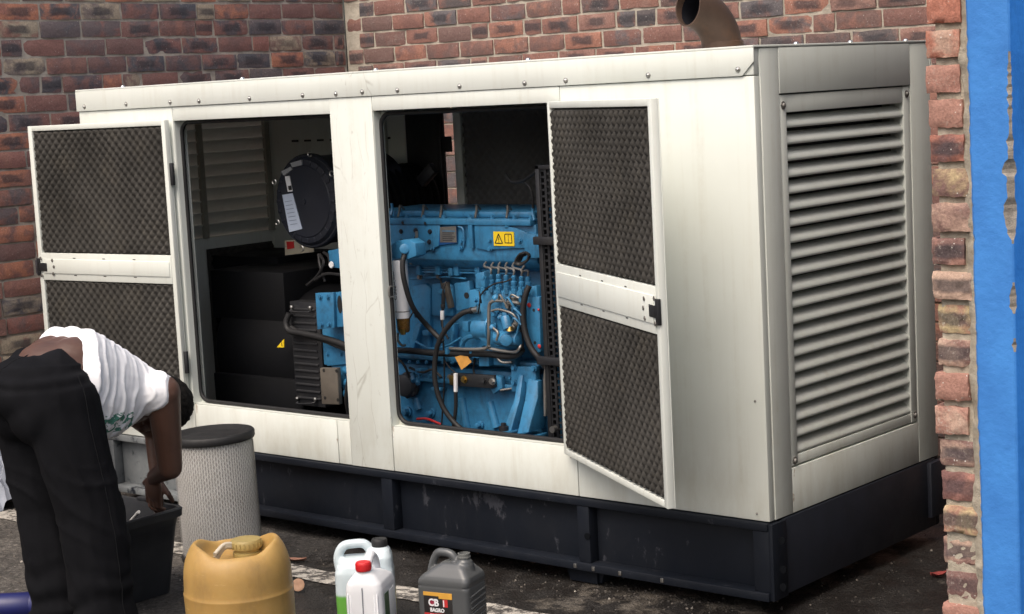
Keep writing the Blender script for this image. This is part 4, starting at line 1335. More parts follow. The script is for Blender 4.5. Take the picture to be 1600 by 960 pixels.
for i in range(26):
    a = Vector((-1.214, 0.195, 0.873)) + Vector((rg.uniform(-0.06, 0.06), rg.uniform(-0.015, 0.004), rg.uniform(-0.075, 0.085)))
    m = M()
    if i % 3 == 0:
        m.bolt(a, rg.uniform(0.006, 0.011), h=0.014)
    elif i % 3 == 1:
        m.lathe([(0.012, 0), (0.014, 0.012), (0.009, 0.018), (0.006, 0.024)], a, (rg.uniform(-.6, .6), -1, rg.uniform(-.5, .5)), 12)
    else:
        m.box(a.x - 0.014, a.x + 0.014, a.y - 0.01, a.y + 0.02, a.z - 0.008, a.z + 0.008)
    S(m, ('pump_bolt', 'pump_fitting', 'pump_lug')[i % 3], MB_ if i % 5 else MGAL, 0.0015)
for i in range(5):
    a = Vector((-1.181, 0.17, 0.906)) + Vector((rg.uniform(-0.05, 0.03), 0, rg.uniform(-0.05, 0.05)))
    m = M(); m.tube(crom([a, a + Vector((0.02, -0.012, 0.02)), a + Vector((0.045, -0.004, rg.uniform(-0.03, 0.03)))], 5), 0.004, 6); S(m, 'pump_pipe', MGAL if i % 2 else MB_, 0)
for a in ((-1.315, 0.2, 1.023), (-1.362, 0.2, 0.942), (-1.36, 0.2, 0.925)):
    m = M(); m.bolt(a, 0.007, h=0.012); S(m, 'pump_bolt', MB_, 0)
m = M(); m.tube(crom([(-1.477, 0.25, 0.719), (-1.486, 0.245, 0.758), (-1.453, 0.24, 0.789), (-1.4, 0.235, 0.802)], 6), 0.010, 8); S(m, 'oil_pipe', MB_, 0)
m = M(); m.tube(crom([(-1.458, 0.25, 0.72), (-1.413, 0.245, 0.742), (-1.37, 0.24, 0.753)], 6), 0.012, 8); S(m, 'oil_pipe', MB_, 0)
# plate at the right with red paint marks
m = M(); m.prism([(-1.124, 0.958), (-1.064, 0.961), (-1.071, 0.762), (-1.096, 0.756), (-1.134, 0.809)], 0.205, 0.25); S(m, 'bracket_plate', MB_, 0.002)
m = M(); m.prism([(-1.132, 0.993), (-1.084, 0.999), (-1.081, 0.957), (-1.141, 0.955)], 0.215, 0.27); S(m, 'bracket_plate', MB_, 0.003)
for a, r in (((-1.111, 0.203, 0.93), 0.009), ((-1.068, 0.203, 0.915), 0.005), ((-1.073, 0.203, 0.783), 0.008)):
    m = M(); m.lathe([(r * 0.9, 0), (r, 0.002), (r * 0.4, 0.005)], a, (0, -1, 0), 9); S(m, 'red_mark', MREDP, 0)
for a in ((-1.093, 0.205, 0.912), (-1.095, 0.205, 0.794)):
    m = M(); m.lathe([(0.006, 0), (0.006, 0.001)], a, (0, -1, 0), 10); S(m, 'plate_hole', MPRT, 0)
m = M(); m.prism([(-1.397, 0.723), (-1.346, 0.726), (-1.349, 0.688), (-1.399, 0.685)], 0.235, 0.29); m.prism([(-1.333, 0.727), (-1.228, 0.728), (-1.23, 0.695), (-1.336, 0.693)], 0.245, 0.29); S(m, 'pump_foot', MB_, 0.003)
# engine mount: bolted plate and two splayed legs down to a foot
m = M(); m.prism([(-1.249, 0.694), (-1.133, 0.698), (-1.131, 0.586), (-1.183, 0.579), (-1.179, 0.637), (-1.208, 0.654), (-1.23, 0.6), (-1.252, 0.598)], 0.243, 0.27); MT = S(m, 'mount_plate', MB_, 0.003)
m = M()
def leg(P, back):
    # P: outline of the slanted front face, top to bottom; the back lies on the plate
    n_ = len(P)
    m.add(list(P) + [(x, back, z) for x, y, z in P], [tuple(range(n_)), tuple(reversed(range(n_, 2 * n_)))] + [(i, (i + 1) % n_, (i + 1) % n_ + n_, i + n_) for i in range(n_)])
leg([(-1.208, 0.236, 0.665), (-1.187, 0.236, 0.667), (-1.182, 0.205, 0.58), (-1.194, 0.16, 0.471), (-1.23, 0.16, 0.473), (-1.209, 0.205, 0.578)], 0.262)
leg([(-1.163, 0.236, 0.654), (-1.115, 0.236, 0.648), (-1.116, 0.232, 0.59), (-1.113, 0.165, 0.473), (-1.168, 0.165, 0.463), (-1.163, 0.212, 0.58)], 0.262)
S(m, 'mount_leg', MB_, 0.003)
m = M(); m.prism([(-1.205, 0.659), (-1.172, 0.656), (-1.196, 0.571), (-1.241, 0.441), (-1.272, 0.448), (-1.22, 0.57)], 0.250, 0.262); S(m, 'mount_web', MB_, 0.002)
m = M(); a, b = (-1.278, 0.15, 0.459), (-1.104, 0.15, 0.464); m.box(a[0], b[0], 0.13, 0.26, a[2] - 0.016, a[2] - 0.003); S(m, 'mount_foot', MB_, 0.002)
m = M(); a = (-1.222, 0.155, 0.484); m.lathe([(0.018, -0.012), (0.018, 0.004), (0.010, 0.005), (0.010, 0.016)], a, (0, 0, 1), 12); S(m, 'mount_bolt', MBLK, 0)
for a in ((-1.231, 0.243, 0.691), (-1.136, 0.243, 0.692), (-1.234, 0.243, 0.636), (-1.138, 0.243, 0.622)):
    m = M(); m.bolt(a, 0.009, h=0.012); S(m, 'mount_bolt', MB_, 0)
# black bracket bar with bolts
m = M(); m.prism([(-1.544, 0.651), (-1.326, 0.655), (-1.323, 0.613), (-1.342, 0.606), (-1.547, 0.602)], 0.236, 0.252); BB = S(m, 'bracket_bar', MBLK, 0.002)
m = M(); m.prism([(-1.329, 0.655), (-1.301, 0.647), (-1.298, 0.609), (-1.344, 0.582), (-1.361, 0.605)], 0.246, 0.27); S(m, 'bar_clip', MB_, 0.002)
for a, mt_ in (((-1.474, 0.236, 0.631), MBRS), ((-1.334, 0.236, 0.633), MSTL), ((-1.375, 0.236, 0.635), MDRK)):
    m = M(); m.bolt(a, 0.010, h=0.012); S(m, 'bar_bolt', mt_, 0)
m = M(); m.box((-1.545, 0.23, 0.61)[0], (-1.512, 0.23, 0.613)[0], 0.226, 0.236, (-1.529, 0.23, 0.607)[2], (-1.526, 0.23, 0.643)[2]); S(m, 'brass_clamp', MBRS, 0.002)
m = M(); m.tube([(-1.503, 0.22, 0.654), (-1.508, 0.22, 0.585)], 0.008, 8); S(m, 'white_connector', MWHT, 0)
m = M(); m.tube([(-1.302, 0.24, 0.601), (-1.245, 0.25, 0.611)], 0.004, 6); S(m, 'cable_end', MGAL, 0)
# orange paper tag
m = M(); m.prism([(-1.497, 0.718), (-1.441, 0.733), (-1.415, 0.703), (-1.468, 0.671)], 0.2140, 0.2152); S(m, 'paper_tag', MTAG, 0)
# grey starter-side pump at the lower left
m = M()
a = (-1.804, 0.25, 0.582)
m.lathe([(0.050, 0), (0.052, 0.012), (0.045, 0.02), (0.043, 0.042), (0.022, 0.046)], (a[0], 0.285, a[2]), (0, -1, 0), 22)
for q in range(8):
    t = q * pi / 4
    m.cyl((a[0] + cos(t) * 0.043, 0.27, a[2] + sin(t) * 0.043), (a[0] + cos(t) * 0.043, 0.258, a[2] + sin(t) * 0.043), 0.010, n=8)
S(m, 'lower_pump', plain('dark_grey_casting', (0.06, 0.062, 0.068), 0.5, 0.3, var=0.4), 0.002)
m = M(); m.cyl((-1.775, 0.27, 0.626), (-1.751, 0.25, 0.603), 0.012, n=8); m.cyl((-1.752, 0.27, 0.61), (-1.731, 0.25, 0.595), 0.010, n=8); S(m, 'pipe_union', MB_, 0.001)
# hoses and cables
HO = [
    ('rubber_hose', [(-1.616, 0.1, 1.112), (-1.614, 0.085, 1.081), (-1.61, 0.085, 1.014), (-1.609, 0.12, 0.914), (-1.615, 0.2, 0.831), (-1.555, 0.215, 0.773)], 0.0100),
    ('rubber_hose', [(-1.362, 0.19, 0.903), (-1.417, 0.18, 0.89), (-1.48, 0.175, 0.845), (-1.533, 0.175, 0.785), (-1.566, 0.18, 0.714), (-1.573, 0.18, 0.621), (-1.556, 0.19, 0.538), (-1.518, 0.2, 0.48), (-1.462, 0.2, 0.441)], 0.0098),
    ('rubber_hose', [(-1.879, 0.24, 0.72), (-1.745, 0.23, 0.726), (-1.607, 0.225, 0.725), (-1.476, 0.225, 0.73), (-1.34, 0.215, 0.739), (-1.242, 0.21, 0.736), (-1.187, 0.21, 0.744), (-1.161, 0.21, 0.766)], 0.0125),
    ('rubber_hose', [(-1.096, 0.19, 1.001), (-1.107, 0.18, 0.967), (-1.119, 0.175, 0.903), (-1.112, 0.175, 0.834), (-1.089, 0.175, 0.78), (-1.06, 0.18, 0.744), (-1.049, 0.2, 0.709)], 0.0110),
    ('rubber_hose', [(-1.508, 0.22, 0.585), (-1.518, 0.225, 0.515), (-1.542, 0.23, 0.434)], 0.0075),
    ('rubber_hose', [(-1.161, 0.21, 0.766), (-1.157, 0.205, 0.851), (-1.142, 0.2, 0.927), (-1.12, 0.2, 0.987)], 0.0070),
    ('wiring', [(-1.599, 0.3, 0.989), (-1.6, 0.28, 0.955), (-1.599, 0.27, 0.895), (-1.585, 0.25, 0.801), (-1.586, 0.25, 0.703), (-1.593, 0.25, 0.604), (-1.622, 0.26, 0.476), (-1.634, 0.26, 0.411)], 0.0035),
    ('wiring', [(-1.577, 0.24, 0.7), (-1.553, 0.24, 0.672), (-1.512, 0.23, 0.652)], 0.0030),
    ('wiring', [(-1.32, 0.18, 0.932), (-1.309, 0.17, 0.966), (-1.246, 0.165, 1.004), (-1.184, 0.165, 1.017), (-1.158, 0.17, 1.027)], 0.0030),
    ('wiring', [(-1.338, 0.18, 0.893), (-1.317, 0.17, 0.942), (-1.326, 0.18, 0.974)], 0.0030),
    ('wiring', [(-1.639, 0.13, 0.868), (-1.617, 0.13, 0.893), (-1.634, 0.16, 0.869)], 0.0028),
    ('drain_pipe', [(-1.698, 0.125, 0.812), (-1.701, 0.125, 0.783), (-1.697, 0.14, 0.762), (-1.7, 0.16, 0.759)], 0.0050),
]
for nm, pts, r in HO:
    m = M(); m.tube(crom(pts, 7), r, 9); S(m, nm, MGAL if nm == 'drain_pipe' else MRUB, 0, 80)
for a, b, mt_ in (((-1.368, 0.19, 0.903), (-1.343, 0.19, 0.908), MSTL), ((-1.384, 0.19, 0.9), (-1.365, 0.19, 0.903), MRUB)):
    m = M(); m.cyl(a, b, 0.0125, n=12); S(m, 'hose_end', mt_, 0)
m = M(); m.cyl((-1.622, 0.1, 1.127), (-1.622, 0.098, 1.103), 0.006, n=8); S(m, 'hose_end', MGAL, 0)
m = M(); m.cyl((-1.59, 0.265, 0.906), (-1.591, 0.265, 0.891), 0.009, n=10); S(m, 'wire_plug', MRUB, 0.001)
m = M(); m.cyl((-1.593, 0.262, 0.882), (-1.595, 0.262, 0.848), 0.008, n=10); S(m, 'wire_plug', MWHT, 0.001)
# coiled black wire loom under the outlet
rg = random.Random(9)
for i in range(5):
    c0 = Vector((-1.118, 0.2, 1.098))
    pts = []
    for q in range(15):
        t = q * 2 * pi / 14
        pts.append(c0 + Vector((cos(t) * (0.024 + i * 0.002), -0.004 * i + rg.uniform(-.003, .003), sin(t) * (0.012 + 0.002 * i) + cos(t) * 0.012)))
    m = M(); m.tube(pts, 0.0045, 6); S(m, 'wire_loom', MRUB, 0)
m = M(); m.tube(crom([(-1.274, 0.3, 1.394), (-1.228, 0.28, 1.367), (-1.156, 0.26, 1.373), (-1.032, 0.2, 1.414)], 6), 0.006, 7); S(m, 'air_line', MRUB, 0)
m = M(); m.tube(crom([(-1.191, 0.28, 1.376), (-1.125, 0.25, 1.355), (-1.11, 0.25, 1.318), (-1.118, 0.26, 1.272)], 6), 0.005, 7); S(m, 'air_line', MRUB, 0)

# --- radiator fan guard (black punched steel) with bright core behind
gx0, gx1 = (-0.994, 0.14, 1.425)[0], -0.78
gz0, gz1 = 0.40, (-0.93, 0.14, 1.433)[2]
gd = M()
gd.box(gx0, gx0 + 0.018, 0.13, 0.16, gz0, gz1); gd.box(gx0, gx1, 0.13, 0.16, gz1 - 0.015, gz1)
GUARD = gd.build('radiator_guard', MBLK, GEN, bevel=0.002)
bars = M()
nb = 9
for i in range(nb):
    x = gx0 + 0.018 + (gx1 - gx0 - 0.02) * i / (nb - 1)
    bars.box(x - 0.005, x + 0.005, 0.134, 0.142, gz0, gz1 - 0.01)
nh = 46
for j in range(nh):
    z = gz0 + (gz1 - gz0) * j / nh
    for i in range(nb - 1):
        x = gx0 + 0.018 + (gx1 - gx0 - 0.02) * i / (nb - 1)
        zo = (0.5 if i % 2 else 0) * (gz1 - gz0) / nh
        bars.box(x, x + (gx1 - gx0 - 0.02) / (nb - 1), 0.136, 0.140, z + zo, z + zo + 0.007)
bars.build('guard_mesh', MBLK, GUARD)
rc = M(); rc.box(gx0 + 0.03, -0.16, 0.22, 1.0, 0.36, 1.46); rc.build('radiator', MBLK, GEN, bevel=0.004)
for pa, pb in (((-1.002, 0.19, 0.849), (-1.046, 0.19, 0.669)), ((-1.046, 0.19, 0.669), (-1.052, 0.19, 0.534)), ((-1.022, 0.19, 0.733), (-1.033, 0.19, 0.559)), ((-1.033, 0.19, 0.559), (-1.019, 0.19, 0.495))):
    m = M(); m.tube([pa, pb], 0.0065, 8); m.build('steel_rod', MSTL, GUARD)
m = M(); m.lathe([(0.012, 0), (0.012, 0.02)], (-0.95, 0.12, 0.508), (0, -1, 0), 12); m.build('guard_bolt', MSTL, GUARD)
for a, b in (((-0.992, 0.125, 1.171), (-0.9, 0.125, 1.173)), ((-1.002, 0.125, 0.748), (-0.916, 0.125, 0.751))):
    m = M(); m.box(a[0] - 0.012, b[0] + 0.03, 0.112, 0.132, a[2] - 0.014, a[2] + 0.014); m.build('guard_strap', MBLK, GUARD, bevel=0.003)

# ------------------------------------------------------------------ alternator, bell housing, air cleaner
m = M()
m.lathe([(0.05, 0), (0.27, 0.01), (0.285, 0.03), (0.285, 0.62), (0.26, 0.65)], (-3.02, 0.60, 0.63), (1, 0, 0), 36)
m.box(-3.0, -2.44, 0.30, 0.75, 0.33, 0.55)
ALT = m.build('alternator', MENA, GEN, bevel=0.004)
tb = M(); tb.box(-3.05, -2.58, 0.36, 0.88, 0.78, 0.99); tb.build('terminal_box', MENA, ALT, bevel=0.006)
gxa, gxb = (-2.443, 0.27, 0.862)[0], (-2.301, 0.27, 0.868)[0]
ga, gb = (-2.423, 0.27, 0.475)[2], (-2.384, 0.27, 0.87)[2]
m = M(); m.box(gxa - 0.01, gxb + 0.02, 0.272, 0.34, ga - 0.02, gb + 0.015); VG = m.build('vent_grille', MBLK, ALT, bevel=0.003)
for i in range(14):
    z = ga + (gb - ga) * (i + 0.5) / 14
    m = M(); m.box(gxa, gxb, 0.266, 0.273, z - 0.004, z + 0.004); m.build('grille_bar', MDRK, ALT, bevel=0.001)
for a in ((-2.433, 0.265, 0.863), (-2.323, 0.265, 0.865), (-2.436, 0.265, 0.483), (-2.328, 0.265, 0.488)):
    m = M(); m.lathe([(0.008, 0), (0.008, 0.006), (0.003, 0.009)], a, (0, -1, 0), 10); m.build('grille_bolt', MSTL, ALT)
for za, (pa, pb) in ((0, ((-2.429, 0.26, 0.854), (-2.318, 0.26, 0.855))), (1, ((-2.428, 0.26, 0.471), (-2.328, 0.26, 0.479)))):
    m = M(); m.tube(crom([pa, (pa[0] + 0.005, pa[1] - 0.01, pa[2] - 0.006), (pb[0] - 0.005, pb[1] - 0.01, pb[2] - 0.006), pb], 4), 0.004, 6); m.build('grille_handle', MBLK, ALT)
m = M(); tp = [(-2.545, 0.69), (-2.502, 0.692), (-2.499, 0.727)]; m.prism(tp, 0.268, 0.2725); WT = m.build('warning_triangle', MYEL, ALT)
m = M(); c0 = (-2.512, 0.268, 0.704); m.box(c0[0] - 0.0015, c0[0] + 0.0015, 0.2668, 0.2685, c0[2] - 0.008, c0[2] + 0.010); m.build('triangle_mark', MPRT, ALT)
m = M(); m.tube(crom([(-2.435, 0.25, 0.839), (-2.447, 0.24, 0.8), (-2.425, 0.235, 0.77), (-2.352, 0.23, 0.764), (-2.248, 0.22, 0.757), (-2.146, 0.21, 0.746), (-2.047, 0.2, 0.729)], 6), 0.013, 9); m.build('power_cable', MRUB, ALT, smooth=80)
m = M(); m.tube(crom([(-2.429, 0.25, 0.781), (-2.339, 0.235, 0.756), (-2.235, 0.225, 0.747), (-2.135, 0.215, 0.728), (-2.041, 0.21, 0.708)], 6), 0.010, 9); m.build('power_cable', MRUB, ALT, smooth=80)
BH_ = M()
BH_.prism([(-2.259, 0.785), (-2.121, 0.802), (-2.102, 0.777), (-2.111, 0.467), (-2.224, 0.636), (-2.262, 0.634)], 0.26, 0.40)
BELL = BH_.build('bell_housing', MB_, ENG, bevel=0.006)
m = M(); m.prism([(-2.203, 0.938), (-2.1, 0.944), (-2.106, 0.804), (-2.205, 0.792)], 0.185, 0.20); S(m, 'housing_plate', MB_, 0.002)
m = M(); m.prism([(-2.11, 0.943), (-2.018, 0.933), (-2.029, 0.811), (-2.116, 0.802)], 0.20, 0.30); S(m, 'housing_box', MB_, 0.004)
m = M(); a = (-2.081, 0.199, 0.896); m.lathe([(0.022, 0), (0.022, 0.001)], a, (0, -1, 0), 18); m.v = [(a[0] + (v_[0] - a[0]) * 0.6, v_[1], a[2] + (v_[2] - a[2]) * 1.6) for v_ in m.v]; S(m, 'housing_hole', MPRT, 0)
for a in ((-2.173, 0.185, 0.925), (-2.129, 0.185, 0.926), (-2.176, 0.185, 0.814), (-2.132, 0.185, 0.816)):
    m = M(); m.bolt(a, 0.0075, h=0.010); S(m, 'housing_bolt', MB_, 0)
m = M(); m.prism([(-2.24, 0.705), (-2.114, 0.723), (-2.117, 0.648), (-2.232, 0.633)], 0.25, 0.262); S(m, 'housing_panel', MB_, 0.003)
for a in ((-2.223, 0.25, 0.684), (-2.145, 0.25, 0.688)):
    m = M(); m.bolt(a, 0.007); S(m, 'housing_bolt', MB_, 0)
m = M(); m.prism([(-2.234, 0.631), (-2.134, 0.637), (-2.136, 0.489), (-2.236, 0.484)], 0.212, 0.232); S(m, 'cover_plate', MPLT, 0.002)
for a in ((-2.211, 0.212, 0.623), (-2.138, 0.212, 0.625), (-2.214, 0.212, 0.511), (-2.141, 0.212, 0.508)):
    m = M(); m.lathe([(0.007, 0), (0.007, 0.001)], a, (0, -1, 0), 10); S(m, 'plate_hole', MPRT, 0)
for a in ((-2.11, 0.22, 0.62), (-2.107, 0.22, 0.571), (-2.115, 0.22, 0.527)):
    m = M(); m.cyl((a[0] - 0.03, 0.26, a[2]), (a[0] + 0.04, 0.26, a[2]), 0.018, n=14); S(m, 'housing_boss', MB_, 0.002)
m = M(); m.tube(crom([(-2.044, 0.2, 0.645), (-2.068, 0.2, 0.58), (-2.081, 0.2, 0.515), (-2.093, 0.22, 0.446)], 5), 0.008, 7); S(m, 'wiring', MRUB, 0)
# bits on the floor of the bay
for a, mt_ in (((-2.908, 0.681, 0.33), MGAL), ((-3.203, 0.687, 0.33), MGAL), ((-3.348, 0.694, 0.33), MGAL), ((-2.671, 0.737, 0.33), MREDP)):
    m = M(); m.lathe([(0.016, 0), (0.016, 0.012), (0.009, 0.013), (0.009, 0.03)], (a[0], a[1], 0.308), (0, 0, 1), 10); m.build('floor_stud', mt_, GEN)

# air cleaner: drum with clipped cover, axis along y
ac = Vector((-2.453, 0.4, 1.285))
RA = 0.184
m = M()
m.lathe([(RA + 0.006, 0.012), (RA + 0.012, 0.02), (RA + 0.012, 0.045), (RA + 0.002, 0.05), (RA, 0.07), (RA, 0.42), (RA - 0.03, 0.45)], (ac.x, 0.40, ac.z), (0, 1, 0), 44)
AC = m.build('air_cleaner', MNVY, GEN, smooth=35)
m = M()
m.lathe([(RA - 0.0, 0.0), (RA - 0.012, 0.014), (RA - 0.034, 0.016), (RA - 0.038, 0.020), (RA - 0.10, 0.018), (0.012, 0.022), (0.010, 0.026), (0.0, 0.026)], (ac.x, 0.412, ac.z), (0, -1, 0), 44, False)
ACC = m.build('cleaner_cover', MNVY, AC, smooth=35)
for q in range(24):
    t = 2 * pi * q / 24
    m = M(); m.bar((ac.x + cos(t) * (RA - 0.033), 0.3975, ac.z + sin(t) * (RA - 0.033)), (ac.x + cos(t) * (RA - 0.010), 0.3985, ac.z + sin(t) * (RA - 0.010)), 0.012, 0.008, up=(0, 1, 0)); m.build('cover_rib', MNVY, AC, bevel=0.002)
def sticker(name, poly, mt):
    m = M(); m.prism(poly, 0.3885, 0.3915); return m.build(name, mt, AC)
s1 = sticker('cover_label', [(-2.582, 1.313), (-2.519, 1.32), (-2.475, 1.172), (-2.554, 1.158)], MLBL)
for q in range(7):
    a, b = (-2.561, 0.388, 1.283), (-2.507, 0.388, 1.188)
    t = q / 6
    x_ = a[0] + (b[0] - a[0] - 0.03) * t; z_ = a[2] + (b[2] - a[2]) * t
    m = M(); m.bar((x_ - 0.008, 0.3880, z_ + 0.001), (x_ + 0.036, 0.3880, z_ + 0.006), 0.0008, 0.003); m.build('label_line', plain('label_print', (0.25, 0.30, 0.40), 0.6) if q == 0 else bpy.data.materials['label_print'], AC)
sticker('cover_label', [(-2.559, 1.39), (-2.531, 1.392), (-2.518, 1.328), (-2.546, 1.326)], MWHT)
m = M(); m.prism([(-2.542, 1.35), (-2.522, 1.352), (-2.52, 1.334), (-2.54, 1.331)], 0.3875, 0.3884); m.build('label_square', MPRT, AC)
m = M(); m.prism([(-2.518, 1.445), (-2.451, 1.457), (-2.449, 1.436), (-2.508, 1.427)], 0.387, 0.3955); m.prism([(-2.58, 1.411), (-2.519, 1.429), (-2.509, 1.419), (-2.562, 1.393)], 0.387, 0.3955); m.build('cover_tape', plain('dull_white_tape', (0.30, 0.31, 0.32), 0.6), AC)
for t in (2.72, 3.6, 4.5, 1.35, 0.6):
    c0 = Vector((ac.x + cos(t) * (RA + 0.016), 0.40, ac.z + sin(t) * (RA + 0.016)))
    pts = [c0 + Vector((cos(a) * 0.011, -0.002, sin(a) * 0.011)) for a in [t + q * 0.5 for q in range(10)]]
    m = M(); m.tube(pts, 0.003, 6); m.build('clip', MSTL, ACC)
# corrugated intake hose curving toward the engine
m = M()
hx_, hz_ = (-2.292, 0.82, 1.292)[0] - 0.085, (-2.296, 0.82, 1.243)[2]
pp = [Vector((hx_, 0.62 + 0.010 * i, hz_)) for i in range(36)]
m.tube(pp, [0.158 + (0.008 if i % 4 < 2 else -0.006) for i in range(len(pp))], 32)
m.build('intake_hose', MENA, GEN, smooth=70)
m = M(); m.bar((-2.22, 0.85, 1.33), (-2.141, 0.85, 1.391), 0.03, 0.05); m.build('hose_bracket', MBLK, GEN, bevel=0.003)
m = M(); m.prism([(-2.841, 1.096), (-2.657, 1.11), (-2.659, 1.049), (-2.843, 1.031)], 0.618, 0.622); LB = m.build('notice_plate', plain('cream_notice', (0.50, 0.46, 0.36), 0.6), GEN)
m = M(); m.prism([(-2.827, 1.091), (-2.781, 1.094), (-2.78, 1.064), (-2.826, 1.057)], 0.6165, 0.6178); m.build('notice_mark', MREDP, LB)
m = M(); m.prism([(-2.237, 1.095), (-2.155, 1.107), (-2.155, 1.024), (-2.228, 1.028)], 0.30, 0.40); S(m, 'sensor_box', MB_, 0.004)
m = M(); m.lathe([(0.014, 0), (0.012, 0.004)], (-2.215, 0.295, 1.039), (0, -1, 0), 12); S(m, 'sensor_tag', MWHT, 0)
for pts in ([(-2.336, 0.35, 1.072), (-2.296, 0.33, 1.039), (-2.342, 0.33, 0.985), (-2.414, 0.34, 0.945)], [(-2.313, 0.35, 1.081), (-2.267, 0.33, 1.07), (-2.237, 0.31, 1.042)], [(-2.161, 0.3, 0.999), (-2.274, 0.32, 0.998), (-2.355, 0.33, 0.969)], [(-2.355, 0.36, 1.071), (-2.33, 0.34, 1.029), (-2.306, 0.34, 0.964)]):
    m = M(); m.tube(crom(pts, 6), 0.0065, 7); m.build('wiring', MRUB, GEN)

# ------------------------------------------------------------------ cylindrical filter element standing on the asphalt
FC = (-2.198, -0.380, 0.0)
FE = empty('filter_element', FC, 'large used cylindrical air filter wrapped in silver mesh with black end caps', 'air filter')
FR, FH = 0.150, 0.478
def at(p): return (p[0] + FC[0], p[1] + FC[1], p[2])
m = M(); m.lathe([(FR - 0.004, 0.02), (FR - 0.004, FH - 0.02)], at((0, 0, 0)), (0, 0, 1), 60, False); m.build('pleated_paper', MPAP, FE, smooth=60)
m = M()
na = 58
cell = 2 * pi / na
turn = 1.05 * 2 * 0.5
segs = 40
zlo, zhi = 0.025, FH - 0.022
for sgn in (1, -1):
    for a in range(na):
        base = len(m.v)
        for q in range(segs + 1):
            t = q / segs
            z = zlo + (zhi - zlo) * t
            th = a * cell + sgn * 2.15 * t
            rr = FR + 0.0012 * (1 if sgn > 0 else 0.7) + 0.0012 * noise.noise(Vector((cos(th) * 3, sin(th) * 3, z * 6)))
            dw = 0.0011
            for e in (-1, 1):
                m.v.append(at((cos(th + e * dw / FR) * rr, sin(th + e * dw / FR) * rr, z)))
        for q in range(segs):
            b = base + 2 * q
            m.f.append((b, b + 1, b + 3, b + 2))
m.build('wire_mesh', plain('galvanised_mesh', (0.70, 0.695, 0.68), 0.45, 0.4, var=0.25, scale=6, dirt=((0.24, 0.20, 0.15), 0.35)), FE, smooth=0)
m = M(); m.lathe([(FR - 0.01, FH - 0.026), (FR + 0.006, FH - 0.026), (FR + 0.009, FH - 0.020), (FR + 0.009, FH - 0.002), (FR + 0.004, FH + 0.004), (FR - 0.016, FH + 0.004), (FR - 0.03, FH - 0.006), (FR - 0.055, FH - 0.007), (0.0, FH - 0.009)], at((0, 0, 0)), (0, 0, 1), 60, False); m.build('end_cap', MRUB, FE, smooth=40)
m = M(); m.lathe([(FR - 0.02, 0.0), (FR + 0.004, 0.001), (FR + 0.006, 0.02), (FR - 0.004, 0.028)], at((0, 0, 0)), (0, 0, 1), 60); m.build('end_cap', MRUB, FE, smooth=40)
m = M(); th = radians(35); m.bar(at((cos(th) * (FR + 0.0025), sin(th) * (FR + 0.0025), 0.03)), at((cos(th) * (FR + 0.0025), sin(th) * (FR + 0.0025), FH - 0.03)), 0.012, 0.0015, up=(cos(th), sin(th), 0)); m.build('seam_strip', MGAL, FE)
FE.rotation_euler = (radians(0.6), radians(-1.0), 0)

# ------------------------------------------------------------------ black storage bin with tools
BC = (-2.108, -0.985, 0.0)
BIN = empty('storage_bin', BC, 'black plastic storage bin with tools in it, in front of the bent person', 'bin')
m = M()
hx0, hy0, hx1, hy1, bh = 0.130, 0.188, 0.190, 0.205, 0.312
R_ = 0.035
r_out = [rrect(BC[0], BC[1], hx0 + (hx1 - hx0) * t, hy0 + (hy1 - hy0) * t + 0.0, R_, bh * t + 0.002) for t in (0, 0.02, 0.5, 0.78)]
r_out += [rrect(BC[0], BC[1], hx1 - 0.008, hy1 - 0.006, R_, bh * 0.80), rrect(BC[0], BC[1], hx1 - 0.002, hy1, R_, bh * 0.90)]
lip = [rrect(BC[0], BC[1], hx1 + 0.012, hy1 + 0.012, R_ + 0.01, bh * 0.905), rrect(BC[0], BC[1], hx1 + 0.014, hy1 + 0.014, R_ + 0.01, bh * 0.985), rrect(BC[0], BC[1], hx1 + 0.010, hy1 + 0.010, R_ + 0.01, bh)]
inner = [rrect(BC[0], BC[1], hx1 - 0.004, hy1 - 0.004, R_, bh), rrect(BC[0], BC[1], hx1 - 0.010, hy1 - 0.010, R_, bh * 0.93), rrect(BC[0], BC[1], hx0 - 0.004, hy0 - 0.004, R_, 0.012)]
m.loft(r_out + lip + inner)
m.build('tub', MBIN, BIN, smooth=40)
for s in (-1, 1):
    m = M(); m.box(BC[0] - 0.055, BC[0] + 0.055, BC[1] + s * (hy1 + 0.004) - 0.012, BC[1] + s * (hy1 + 0.004) + 0.012, bh - 0.004, bh + 0.010); m.build('handle', MBIN, BIN, bevel=0.005)
def inbin(x, y, z): return (BC[0] + x * 0.8, BC[1] + y, z)
m = M(); m.tube([(-2.247, -0.78, 0.2), (-2.036, -0.877, 0.3)], 0.006, 8)
tag(m.build('steel_rod', plain('pale_rod', (0.66, 0.66, 0.64), 0.35), smooth=60), 'thin pale rod sticking up inside the black bin', 'rod')
m = M(); m.bar(inbin(0.16, 0.10, 0.16), inbin(0.10, 0.19, 0.318), 0.02, 0.007); m.cyl(inbin(0.098, 0.190, 0.312), inbin(0.092, 0.196, 0.330), 0.019, n=12)
tag(m.build('spanner', MBLK, bevel=0.002), 'dark spanner leaning on the far rim inside the black bin', 'spanner')
m = M(); m.lathe([(0.045, 0), (0.05, 0.05), (0.048, 0.14), (0.02, 0.16), (0.018, 0.18)], inbin(0.02, -0.02, 0.016), (0, 0, 1), 18)
tag(m.build('oil_can', MGAL, smooth=50), 'dull metal can standing in the black bin', 'can')
m = M()
ellipsoid(m, inbin(-0.06, 0.06, 0.10), (0.12, 0.10, 0.085))
me = fuse(m, 0.01, 2)
displace(me, lambda c, n_: 0.022 * noise.fractal(c * 14, 1.0, 2.0, 3))
